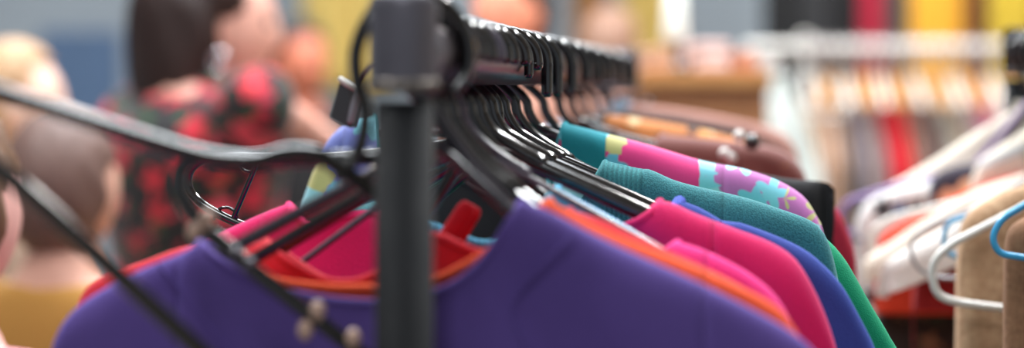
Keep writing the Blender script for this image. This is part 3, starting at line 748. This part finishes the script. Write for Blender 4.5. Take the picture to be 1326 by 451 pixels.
xs = [1046, 1062, 1078, 1094, 1110, 1124, 1138, 1152, 1168, 1184, 1200, 1217, 1232, 1247, 1264, 1281, 1298, 1315, 1332]
for k, x in enumerate(xs): side_garment(x, colsC[k][0], colsC[k][1], kindsC[k], k)
# the whitish blouse turned toward the camera at the near end of that rack
def rC(Z): return Vector((cpos(1018).x, Z, cpos(1018).z))
garment('blouse', 'pale grey white blouse slipping sideways at the end of the back rack', 'blouse', 4.2,
  right=[(1012, 96), (1026, 120), (1040, 150), (1052, 185), (1062, 225), (1068, 280), (1070, 380)], left=[(1004, 96), (998, 120), (994, 160), (992, 220), (990, 380)],
  mats=fabric('sheer_white', (206, 212, 206), heather=.08, sheen=.1), seed=50, rail=rC, yaw=0, T=.03, folds=.012, kx=60, band=False, group='clothes on the back rack', seamx=9, drop=.9)
hh = hanger(4.2, 'white hanger at the end of the back rack, holding the pale blouse', mat=M['white_plastic'], yaw=0, rail=rC, w=.09, slope=.9, r=.004, R=.018, neck=.05, group='hangers on the back rack')

# ---------------------------------------------------------------- high wall rail with coats behind
DZ = 6.6
def dpx(px, py): return W(px, py, DZ)
za = 2.28
wr = empty('wall_rail', (dpx(950, 0).x, DZ, za), 0, 'high wall mounted rail carrying dark and yellow coats', 'rail')
Lw = Matrix.Translation(wr.location)
MB().tube([(dpx(960, 0).x, DZ, za), (dpx(1400, 0).x, DZ, za)], .014, 12).build('rail', M['rail'], wr, local=Lw)
for px in (985, 1180, 1380): MB().tube([(dpx(px, 0).x, DZ, za), (dpx(px, 0).x, DZ+.42, za)], .01, 10).build('bracket', M['rail'], wr, local=Lw)
def front_cloth(name, label, cat, px0, px1, c, Z, top, bot, k, mat=None):
    """long cloth hung facing the room, with real folds, depth and a rounded shoulder"""
    a, b = W(px0, 0, Z).x, W(px1, 0, Z).x; w = b-a; cx = (a+b)/2
    mat = mat or fabric(name+'_%d_cloth' % k, c, heather=.18, sheen=.15, scale=200)
    t = empty(name, (cx, Z, bot), 0, label, cat, 'coats on the high wall rail')
    vs = []; fs = []; NX, NZ = 30, 24
    for side in (-1, 1):
        for j in range(NZ):
            u = j/(NZ-1)
            for i in range(NX):
                s = i/(NX-1)*2-1
                z = (top-bot)*(1-u)-.16*abs(s)**2*(1-u)
                e = math.sqrt(max(0, 1-s*s)); th = (.03+.03*min(1, u*3))*e*min(1, .15+u*8)
                vs.append((s*w/2*(.55+.45*min(1, u*7)), side*th+.014*math.sin(s*9+k)*u, z))
    n1 = NX*NZ
    for sd in range(2):
        for j in range(NZ-1):
            for i in range(NX-1):
                q = (sd*n1+j*NX+i, sd*n1+(j+1)*NX+i, sd*n1+(j+1)*NX+i+1, sd*n1+j*NX+i+1)
                fs.append(q if sd == 0 else q[::-1])
    MB().add(vs, fs).build('body', mat, t)
    MB().tube([(w*.02, 0, top-bot-.01), (0, 0, top-bot+.03), (0, 0, za-bot+.012 if top > 2 else top-bot+.04)], .004, 8).build('hook', M['grey_wire'], t)
spec = [('coat', 'black wool coat, first on the high rail', 988, 1040, (20, 20, 22)), ('jacket', 'charcoal jacket between two black coats high at the back', 1034, 1075, (48, 48, 50)),
        ('coat', 'black coat beside the long crimson scarf', 1068, 1114, (18, 17, 20)), ('scarf', 'long crimson scarf hanging high at the back', 1108, 1144, (172, 20, 52)),
        ('coat', 'dark grey coat between crimson scarf and golden coat', 1140, 1176, (66, 66, 64)), ('coat', 'golden yellow raincoat, brightest on the high rail', 1172, 1250, (228, 164, 46)),
        ('coat', 'dark brown coat between the two yellow ones', 1248, 1278, (92, 44, 20)), ('coat', 'mustard green raincoat high at the back by the frame edge', 1276, 1350, (196, 166, 48))]
for k, (n, l, a, b, c) in enumerate(spec):
    if n == 'scarf': front_cloth(n, l, n, a, b, c, DZ, 2.2, 1.0, k)
    else: front_cloth(n, l, n, a, b, c, DZ, 2.2, 1.25 if k < 3 else 1.2, k)
tag(bpy.data.objects['scarf'], 'long crimson scarf hanging high at the back', 'scarf')


# yellow and ochre cloths on the back wall
def curtain(name, label, px0, px1, c, Z, top, bot, k):
    a, b = W(px0, 0, Z).x, W(px1, 0, Z).x
    t = empty(name, ((a+b)/2, Z, bot), 0, label, 'curtain')
    vs = []; fs = []; NX, NZ = 60, 14; w = b-a
    for j in range(NZ):
        u = j/(NZ-1)
        for i in range(NX):
            s = i/(NX-1); vs.append((-w/2+s*w, .035*math.sin(s*w*38+k)*(.6+.4*u)+.01*math.sin(s*51), (top-bot)*(1-u)))
    for j in range(NZ-1):
        for i in range(NX-1): fs.append((j*NX+i, (j+1)*NX+i, (j+1)*NX+i+1, j*NX+i+1))
    o = MB().add(vs, fs).build('cloth', fabric(name+'_c%d' % k, c, heather=.12, sheen=.1, scale=150), t); o.modifiers.new('s', 'SOLIDIFY').thickness = .004
    MB().tube([(-w/2-.015, 0, top-bot+.012), (w/2+.015, 0, top-bot+.012)], .014, 12).build('curtain_rod', M['rail'], t)
    for q in (-w/2+.02, w/2-.02): MB().tube([(q, 0, top-bot+.012), (q, 7.96-Z, top-bot+.012)], .010, 8).build('rod_bracket', M['rail'], t)
curtain('curtain', 'yellow curtain on the back wall between the two standing people', 392, 500, (206, 180, 104), 7.6, 2.6, 1.5, 1)
curtain('curtain', 'yellow curtain on the back wall above the wooden cabinet', 806, 868, (200, 174, 100), 7.6, 2.6, 1.2, 2)
curtain('curtain', 'narrow rust brown curtain beside the yellow one', 742, 784, (158, 112, 62), 7.6, 2.6, 1.2, 3)

# ---------------------------------------------------------------- wooden cabinet with lamp and folded clothes
cz = 3.1
x0, x1 = W(826, 0, cz).x, W(1000, 0, cz).x; ztop = W(0, 94, cz).z; zl = W(0, 114, cz).z
cb = empty('cabinet', ((x0+x1)/2, cz+.2, 0), 0, 'tan wooden cabinet with a lighter top edge beyond the dark rack', 'cabinet'); Lb = Matrix.Translation(cb.location)
MB().box(((x0+x1)/2, cz+.2, zl/2+.03), (x1-x0-.012, .36, zl-.06), bev=.004).build('carcass', M['tan_panel'], cb, local=Lb, smooth=False)
MB().box(((x0+x1)/2, cz+.2, (ztop+zl)/2), (x1-x0, .40, ztop-zl), bev=.004).build('top_board', M['tan_wood'], cb, local=Lb, smooth=False)
MB().box(((x0+x1)/2, cz+.21, .03), (x1-x0-.05, .32, .06)).build('plinth', M['tan_panel'], cb, local=Lb, smooth=False)
dr = MB().box(((x0+x1)/2, cz+.012, .72), (x1-x0-.05, .016, 1.2), bev=.003).build('door', M['tan_panel'], cb, local=Lb, smooth=False)
MB().ball((x1-.06, cz-.008, .95), .012).build('handle', M['rail'], dr, local=Lb)
lm = empty('table_lamp', (W(874, 0, cz+.1).x, cz+.1, ztop), 0, 'small lamp with white shade and dark stem on the cabinet', 'lamp')
MB().lathe([(.028, 0), (.03, .006), (.012, .016), (.008, .03), (.009, .07), (.006, .085)], seg=24).build('base', M['black'], lm)
MB().lathe([(.022, .055), (.0225, .06), (.016, .17), (.0145, .17), (.021, .058)], seg=28).build('lamp_shade', plain('shade_white', (226, 224, 214), .8), lm)
def folded(px0, px1, py0, py1, c, label, yo=0, z=ztop):
    a, b = W(px0, 0, cz+.12).x, W(px1, 0, cz+.12).x; h = (py1-py0)/F*cz
    m = MB(); pts = []
    w = b-a
    mm = fabric('fold_'+label.split()[0]+str(px0), c, heather=.1, sheen=.1, scale=200)
    t = empty('folded_cloth', ((a+b)/2, cz+.12+yo, z), .1, label, 'folded cloth', 'folded clothes on the cabinet')
    n = 3
    for k in range(n):
        hh = h/n; prof = fillet([(-w/2, 0, hh*k+.001), (w/2, 0, hh*k+.001), (w/2, 0, hh*(k+1)), (-w/2, 0, hh*(k+1))], hh*.45, True, 5)
        vs = [(p.x*(1-.03*k), y, p.z) for y in (-.08, -.075, .075, .08) for p in [Vector((q.x*(.96 if abs(y) == .08 else 1), 0, q.z)) for q in prof]]
        N = len(prof); fs = [(r*N+i, r*N+(i+1) % N, (r+1)*N+(i+1) % N, (r+1)*N+i) for r in range(3) for i in range(N)]+[tuple(range(N))[::-1], tuple(3*N+i for i in range(N))]
        m.add(vs, fs)
    m.build('folds', mm, t)
folded(893, 934, 52, 94, (226, 196, 190), 'blush pink folded cloth nearest the lamp on the cabinet')
folded(936, 968, 66, 94, (204, 140, 112), 'terracotta folded cloth, middle one on the cabinet')
folded(970, 998, 74, 94, (220, 214, 210), 'white folded cloth at the cabinet corner')
folded(832, 862, 60, 94, (206, 160, 130), 'peach folded cloth beside the lamp, on its far side from the pink one')

# ---------------------------------------------------------------- people
def eval_mesh(ob):
    dg = bpy.context.evaluated_depsgraph_get(); me = bpy.data.meshes.new_from_object(ob.evaluated_get(dg), depsgraph=dg)
    return me
def skin_geo(joints, bones, sub=2):
    names = list(joints); me = bpy.data.meshes.new('tmp'); me.from_pydata([joints[n][0] for n in names], [(names.index(a), names.index(b)) for a, b in bones], [])
    ob = link(bpy.data.objects.new('tmp', me)); ob.modifiers.new('k', 'SKIN')
    for i, n in enumerate(names):
        r = joints[n][1]; r = r if isinstance(r, tuple) else (r, r)
        me.skin_vertices[0].data[i].radius = r; me.skin_vertices[0].data[i].use_root = (i == 0)
    ob.modifiers.new('u', 'SUBSURF').levels = sub
    bpy.context.view_layer.update(); out = eval_mesh(ob); vs = [v.co.copy() for v in out.vertices]; fs = [tuple(p.vertices) for p in out.polygons]
    bpy.data.objects.remove(ob); return vs, fs
def remesh(ob, vox):
    md = ob.modifiers.new('r', 'REMESH'); md.mode = 'VOXEL'; md.voxel_size = vox; md.use_smooth_shade = True
    sm = ob.modifiers.new('s', 'SMOOTH'); sm.factor = .5; sm.iterations = 3
    bpy.context.view_layer.update(); me = eval_mesh(ob); ob.modifiers.clear(); old = ob.data; ob.data = me
    me.polygons.foreach_set('use_smooth', [True]*len(me.polygons)); return ob
def head_geo(c, turn, s=1):
    """skull with jaw, brow, nose, lips, ears; faces -y before the turn"""
    vs = []; fs = []; m = MB(); m.ball((0, 0, 0), 1, 36, 26)
    out = []
    for v in m.v:
        x, y, z = v.x*.074, v.y*.094, v.z*.112
        if v.z < 0:
            k = -v.z; x *= 1-.32*k*k; y = y*(1-.28*k) - .018*k
        fr = max(0, -v.y)
        g = lambda cx, cz, sx, sz: math.exp(-((x-cx)/sx)**2-((z-cz)/sz)**2)*fr**2
        y -= .014*g(0, -.024, .012, .013)+.010*g(0, -.004, .009, .028)          # nose
        y -= .007*g(0, -.056, .022, .007)-.004*g(0, -.063, .02, .004)           # lips
        y += .010*g(.030, .006, .016, .011)+.010*g(-.030, .006, .016, .011)      # eye sockets
        y -= .008*g(0, -.092, .02, .014)                                      # chin
        out.append(Vector((x, y, z)))
    m.v = out
    for sx in (-1, 1): m.ball((sx*.074, .012, -.008), 1, 12, 8, (.010, .018, .032))
    R = Matrix.Rotation(turn, 3, 'Z')
    return [c+(R @ v)*s for v in m.v], m.f
skinm = {}
def skinmat(c):
    if c not in skinm:
        m = NT('skin_%d' % len(skinm)); n = m.n('ShaderNodeTexNoise', _Scale=9.0); m.l(m.coord(), n.inputs['Vector'])
        a = s2l(c); m.setp(Base_Color=m.mix(n.outputs[0], a, tuple(min(1, x*1.15) for x in a[:3])+(1,)), Roughness=.5); m.setp(Subsurface_Weight=.0)
        skinm[c] = m.m
    return skinm[c]

def person(px, Z, H, yaw, label, skin, hair, top, bottom, sleeve=.95, arms=None, hairlen=.0, headturn=0, headoff=(0, 0, 0), hairscale=1, female=False):
    base = W(px, 0, Z); base.z = 0; k = H/1.72
    t = empty('person', base, yaw, label, 'person')
    J = {'pelvis': ((0, 0, .93), (.135, .10)), 'waist': ((0, 0, 1.10), (.115, .085)), 'chest': ((0, 0, 1.28), (.135, .10)), 'yoke': ((0, .01, 1.40), (.10, .07)),
         'neck': ((headoff[0]*.4, .005+headoff[1]*.4, 1.47), .052), 'skull': ((headoff[0], headoff[1], 1.54+headoff[2]), .055)}
    B = [('pelvis', 'waist'), ('waist', 'chest'), ('chest', 'yoke'), ('yoke', 'neck'), ('neck', 'skull')]
    arms = arms or {}
    for s, n in ((-1, 'L'), (1, 'R')):
        A = arms.get(n, {'elbow': (s*.235, .02, 1.12), 'wrist': (s*.245, -.06, .88), 'palm': (s*.245, -.075, .81)})
        J['sh'+n] = ((s*.165, .01, 1.405), .058); J['el'+n] = (A['elbow'], .040); J['wr'+n] = (A['wrist'], .026); J['pa'+n] = (A['palm'], (.036, .022))
        B += [('yoke', 'sh'+n), ('sh'+n, 'el'+n), ('el'+n, 'wr'+n), ('wr'+n, 'pa'+n)]
        w, p = Vector(A['wrist']), Vector(A['palm']); d = (p-w).normalized(); side = d.cross(Vector((0, 1, 0)) if abs(d.y) < .8 else Vector((0, 0, 1))).normalized(); up = side.cross(d)
        for f in range(4):
            off = side*(f-1.5)*.019; ln = (.036, .042, .039, .030)[f]
            J['f%s%da' % (n, f)] = (tuple(p+d*.035+off), .0095); J['f%s%db' % (n, f)] = (tuple(p+d*(.035+ln)+off-up*.006), .0088); J['f%s%dc' % (n, f)] = (tuple(p+d*(.035+ln*1.6)+off-up*.02), .0078)
            B += [('pa'+n, 'f%s%da' % (n, f)), ('f%s%da' % (n, f), 'f%s%db' % (n, f)), ('f%s%db' % (n, f), 'f%s%dc' % (n, f))]
        J['t%sa' % n] = (tuple(p-d*.01+side*.036), .011); J['t%sb' % n] = (tuple(p+d*.028+side*.056-up*.01), .0095)
        B += [('pa'+n, 't%sa' % n), ('t%sa' % n, 't%sb' % n)]
        J['hi'+n] = ((s*.085, 0, .88), .085); J['kn'+n] = ((s*.10, -.01, .48), .056); J['ca'+n] = ((s*.10, .015, .33), .052); J['an'+n] = ((s*.10, .02, .09), .036); J['to'+n] = ((s*.11, -.14, .035), .032)
        B += [('pelvis', 'hi'+n), ('hi'+n, 'kn'+n), ('kn'+n, 'ca'+n), ('ca'+n, 'an'+n), ('an'+n, 'to'+n)]
    J = {a: (tuple(c*k for c in b[0]), tuple(x*k for x in b[1]) if isinstance(b[1], tuple) else b[1]*k) for a, b in J.items()}
    vs, fs = skin_geo(J, B)
    hc = (Vector((0, -.012, 1.605))+Vector(headoff))*k
    m = MB().add(vs, fs).add(*head_geo(hc, headturn, k))
    bo = remesh(m.build('body', skinmat(skin), t), .0075)
    Rh = Matrix.Rotation(headturn, 3, 'Z')
    for sx in (-1, 1):
        p = hc+(Rh @ Vector((sx*.030, -.074, .005)))*k
        MB().ball(p, .0115*k, 12, 8).build('eye', plain('eye_%s' % t.name, (60, 44, 36), .2), t)
    # hair: cap over the skull, open at the face, with length at the back
    mh = MB(); mh.ball((0, 0, 0), 1, 40, 26); out = []
    for v in mh.v:
        x, y, z = v.x*.088, v.y*.106+.010, v.z*.124+.010
        face = max(0, -v.y)
        if v.y < -.25 and v.z < .62: y = max(y, -.055+.03*(v.z)) ; x *= .93
        if v.y < -.12 and v.z < .35: q = min(1, (.35-v.z)/.4); x *= 1-.35*q; y = y*(1-.3*q); z *= 1-.3*q
        if v.z < 0:
            back = max(0, min(1, (v.y+.35)/.6)); z -= hairlen*(-v.z)**1.0*back; y += .02*back*(-v.z)*min(1, hairlen*5)
            x *= 1+.22*min(1, hairlen*3)*(-v.z)*back
            if hairlen > 0.05: x *= 1.0
        x += .004*math.sin(30*v.y+9*v.z); y += .003*math.sin(26*v.x+5)
        out.append(hc+(Rh @ Vector((x*hairscale, y*(hairscale if y > 0 else 1), z)))*k)
    mh.v = out
    m_h = NT('hair_'+t.name); w = m_h.n('ShaderNodeTexNoise', _Scale=6.0, _Detail=6.0); m_h.l(m_h.coord((30, 30, 1)), w.inputs['Vector'])
    hcol = s2l(hair); m_h.setp(Base_Color=m_h.mix(w.outputs[0], tuple(x*.55 for x in hcol[:3])+(1,), tuple(min(1, x*1.5) for x in hcol[:3])+(1,)), Roughness=.5); m_h.bump(w.outputs[0], .5, .004)
    mh.build('hair', m_h.m, t)
    # clothing grown over the same joints
    g = 1.0
    def J2(names, add): return {n: (J[n][0], tuple(x+add for x in J[n][1]) if isinstance(J[n][1], tuple) else J[n][1]+add) for n in names}
    T = J2(['pelvis', 'waist', 'chest', 'yoke', 'shL', 'shR', 'elL', 'elR'], .014)
    T['nb'] = ((0, .005*k, 1.455*k), .062*k)
    Bt = [('pelvis', 'waist'), ('waist', 'chest'), ('chest', 'yoke'), ('yoke', 'nb'), ('yoke', 'shL'), ('yoke', 'shR')]
    for n in 'LR':
        a, b, c = Vector(J['sh'+n][0]), Vector(J['el'+n][0]), Vector(J['wr'+n][0])
        if sleeve > .5:
            e = b.lerp(c, (sleeve-.5)*2); T['cu'+n] = (tuple(e), .038*k); Bt += [('sh'+n, 'el'+n), ('el'+n, 'cu'+n)]
        else:
            T['el'+n] = (tuple(a.lerp(b, sleeve*2)), .060*k); Bt += [('sh'+n, 'el'+n)]
    if female:
        md = MB().lathe([(a*k, z*k) for a, z in ((.25, .52), (.235, .58), (.205, .75), (.182, .90), (.150, 1.02), (.138, 1.10), (.150, 1.20), (.172, 1.30), (.182, 1.36), (.165, 1.41), (.115, 1.45), (.072, 1.475), (.060, 1.505), (.056, 1.515))], seg=40, sy=.70)
        for n in 'LR':
            a, b, c = Vector(J['sh'+n][0]), Vector(J['el'+n][0]), Vector(J['wr'+n][0])
            e = a.lerp(b, min(1, sleeve*2)); c0 = a*.75+Vector((0, 0, a.z*.25)); q = [c0.lerp(e, i/7) for i in range(8)]
            md.tube(q, [(.072-.012*i/7)*k for i in range(8)], 20)
        remesh(md.build('dress', top, t), .012)
    else:
        vs, fs = skin_geo(T, Bt); remesh(MB().add(vs, fs).build('top', top, t), .011)
    if not female or True:
        P = J2(['pelvis', 'hiL', 'hiR', 'knL', 'knR', 'caL', 'caR', 'anL', 'anR'], .012)
        vs, fs = skin_geo(P, [('pelvis', 'hiL'), ('pelvis', 'hiR'), ('hiL', 'knL'), ('hiR', 'knR'), ('knL', 'caL'), ('knR', 'caR'), ('caL', 'anL'), ('caR', 'anR')])
        remesh(MB().add(vs, fs).build('trousers', bottom, t), .014)
    for s in (-1, 1):
        vs, fs = skin_geo({'a': ((s*.10*k, .05*k, .05*k), .042*k), 'b': ((s*.105*k, -.04*k, .045*k), .046*k), 'c': ((s*.11*k, -.16*k, .038*k), .036*k)}, [('a', 'b'), ('b', 'c')])
        vs = [Vector((v.x, v.y, max(v.z, 0))) for v in vs]
        MB().add(vs, fs).build('shoe', M['black'], t)
    return t

denim = fabric('dark_denim', (40, 46, 66), heather=.2)
# woman in the rose dress: faces +x and a little away; one arm reaches out towards the clothes
wz, wpx = 3.02, 247
wy = math.radians(140); wk = 1.76/1.72
wb = W(wpx, 0, wz); wb.z = 0
def to_local(p): 
    return tuple((Matrix.Rotation(-wy, 3, 'Z') @ (p-wb))/wk)
el = to_local(W(334, 128, 2.86)); wr_ = to_local(W(404, 172, 2.98)); pa = to_local(W(430, 190, 3.02))
armsW = {'L': {'elbow': (-.20, -.12, 1.16), 'wrist': (-.16, -.34, 1.14), 'palm': (-.14, -.41, 1.15)}, 'R': {'elbow': el, 'wrist': wr_, 'palm': pa}}
shR = Matrix.Rotation(wy, 3, 'Z') @ Vector((.165, 0, 1.4)); shL = Matrix.Rotation(wy, 3, 'Z') @ Vector((-.165, 0, 1.4))
if shR.y > shL.y:   # reaching arm is the one nearer the camera
    A_ = armsW['L']; armsW = {'L': armsW['R'], 'R': {'elbow': (.20, -.12, 1.16), 'wrist': (.16, -.34, 1.14), 'palm': (.14, -.41, 1.15)}}
wom = person(wpx, wz, 1.76, wy, 'woman with long dark hair in a black dress with red roses, reaching forward', (214, 160, 142), (44, 26, 22), fm['dress'], M['post'], sleeve=.44, arms=armsW, hairlen=.13, headoff=(.0, -.045, -.035), hairscale=1.24, headturn=math.radians(-42), female=True)
ear = MB()
# bright earring
c = Vector((0, 0, 0))
e = W(284, 80, 2.88); er = MB().tube([e+Vector((.012*math.cos(a*PI/8), 0, .016*math.sin(a*PI/8))) for a in range(16)], .003, 8, closed=True)
eo = er.build('earring', plastic('silver', (240, 240, 244), .15, metal=1), None, local=Matrix.Translation(wom.location) @ Matrix.Rotation(wy, 4, 'Z')); eo.parent = wom

person(388, 5.3, 1.69, math.radians(20), 'person with a dark beanie of hair and black jacket far behind the rose dress', (196, 112, 84), (30, 26, 28), fm['blackc'], denim, headturn=math.radians(10))
person(664, 4.3, 1.80, math.radians(-50), 'person in a dusty salmon top standing behind the hanger hooks', (222, 140, 110), (60, 44, 40), fabric('salmon_knit', (196, 142, 122), heather=.1), denim, headturn=math.radians(15))
person(16, 3.5, 1.58, math.radians(75), 'person with blond hair at the frame edge, in a cream top', (226, 184, 162), (180, 142, 104), fabric('cream_knit', (214, 186, 164), heather=.1), denim, hairlen=.06, headturn=.3)
p5 = person(82, 2.5, 1.465, math.radians(165), 'person with brown hair in a mustard coat, standing below the blond one', (210, 160, 140), (110, 84, 76), fabric('mustard_wool', (176, 126, 56), heather=.2), denim, hairlen=.0, headturn=-.2)
pink_s = flowers('pink_scarf_print', (214, 140, 150), [(206, 80, 120), (230, 190, 190), (150, 50, 80), (220, 120, 140)], (240, 210, 210), scale=26, size=.42)
p6 = person(-78, 1.8, 1.48, math.radians(150), 'person in a pink flowered blouse, mostly cut by the frame edge', (224, 170, 160), (120, 90, 70), pink_s, denim, headturn=.1)

person(790, 5.6, 1.74, math.radians(150), 'person in a rosy beige coat seen from behind, over the wooden cabinet', (206, 150, 130), (150, 112, 92), fabric('rosy_beige', (172, 140, 136), heather=.1), denim, hairlen=.05)
# ---------------------------------------------------------------- the hall
def struct(o): o['kind'] = 'structure'; return o
wallm = NT('plaster_blue_grey'); nn = wallm.n('ShaderNodeTexNoise', _Scale=1.2, _Detail=5.0); wallm.l(wallm.coord(), nn.inputs['Vector'])
wallm.setp(Base_Color=wallm.mix(nn.outputs[0], s2l((128, 138, 148)), s2l((150, 160, 168))), Roughness=.8); wallm = wallm.m
floorm = NT('concrete_floor'); nn = floorm.n('ShaderNodeTexNoise', _Scale=3.0, _Detail=8.0); floorm.l(floorm.coord(), nn.inputs['Vector'])
floorm.setp(Base_Color=floorm.mix(nn.outputs[0], s2l((96, 88, 82)), s2l((140, 130, 120))), Roughness=.55); floorm = floorm.m
XL, XR, YB, YF, HC = -5.0, 5.0, 8.0, -3.0, 3.9
def slab(name, c, d, mat): return struct(MB().box((0, 0, 0), d).build(name, mat, None, smooth=False, loc=c))
slab('floor', (0, (YB+YF)/2, -.05), (XR-XL+.4, YB-YF+.4, .1), floorm)
slab('wall_back', (0, YB+.1, HC/2), (XR-XL+.4, .2, HC), wallm)
slab('wall_left', (XL-.1, (YB+YF)/2, HC/2), (.2, YB-YF, HC), wallm)
slab('wall_right', (XR+.1, (YB+YF)/2, HC/2), (.2, YB-YF, HC), plain('wall_cream', (200, 190, 176), .8))
slab('ceiling', (0, (YB+YF)/2, HC+.1), (XR-XL+.4, YB-YF+.4, .2), plain('ceiling_white', (214, 214, 210), .85))
slab('baseboard_back', (0, YB-.012, .06), (XR-XL, .024, .12), plain('skirting', (70, 76, 84), .5))
# blue shutter on the back wall
dw = W(100, 104, 7.9)
d1 = struct(MB().box((0, 0, 0), (.34, .05, .62), bev=.01).build('trim_1', plain('shutter_blue', (74, 98, 130), .6), None, smooth=False, loc=(dw.x, 7.97, dw.z-.1)))
# ceiling lamps
def lamp(x, y, L, wd, power, col, label):
    t = empty('ceiling_light', (x, y, HC), 0, label, 'ceiling light', 'long ceiling lights')
    MB().box((0, 0, -.03), (wd+.06, L+.06, .06), bev=.01).build('housing', M['white_plastic'], t, smooth=False)
    MB().box((0, 0, -.066), (wd, L, .012)).build('diffuser', plain('lamp_glow_%s' % t.name, (255, 255, 255), .5, emit=(236, 246, 255), strength=6.0), t, smooth=False)
    l = bpy.data.lights.new('tube_light', 'AREA'); l.shape = 'RECTANGLE'; l.size = wd; l.size_y = L; l.energy = power; l.color = col
    o = link(bpy.data.objects.new('tube_light', l)); o.parent = t; o.location = (0, 0, -.08)
lamp(-1.35, 1.4, 1.8, .16, 60, (.95, .98, 1), 'long white ceiling light over the rose dress side of the dark rack')
lamp(1.45, 2.2, 2.2, .16, 75, (.95, .98, 1), 'long white ceiling light above the gap between the two front racks')
lamp(-1.6, 5.2, 1.6, .35, 80, (1, .97, .93), 'long white ceiling light near the back wall by the yellow curtain')
lamp(1.6, 5.6, 1.6, .35, 80, (1, .97, .93), 'long white ceiling light above the back rack')
lamp(-.2, -1.2, 1.6, .35, 30, (.95, .98, 1), 'long white ceiling light behind the camera')

t = empty('skylight', (0, 3.4, HC), 0, 'broad pale skylight panel in the ceiling above the dark rack', 'skylight')
for bx in (-1.02, 1.02): MB().box((bx, 0, -.03), (.06, 2.7, .06), bev=.01).build('frame', M['white_plastic'], t, smooth=False)
for by in (-1.32, 1.32): MB().box((0, by, -.03), (2.1, .06, .06), bev=.01).build('frame', M['white_plastic'], t, smooth=False)
MB().box((0, 0, -.012), (2.0, 2.6, .012)).build('pane', plain('sky_pane', (235, 240, 245), .5, emit=(226, 240, 255), strength=3.0), t, smooth=False)
l = bpy.data.lights.new('daylight', 'AREA'); l.shape = 'RECTANGLE'; l.size = 1.9; l.size_y = 2.5; l.energy = 150; l.color = (.93, .97, 1)
o = link(bpy.data.objects.new('daylight', l)); o.parent = t; o.location = (0, 0, -.03)
w = bpy.data.worlds.new('world'); SC.world = w; w.use_nodes = True
w.node_tree.nodes['Background'].inputs[0].default_value = s2l((224, 234, 246)); w.node_tree.nodes['Background'].inputs[1].default_value = .45
SC.view_settings.view_transform = 'Standard'; SC.view_settings.look = 'None'; SC.view_settings.exposure = 0.14; SC.view_settings.gamma = 1
SC.view_settings.use_curve_mapping = False
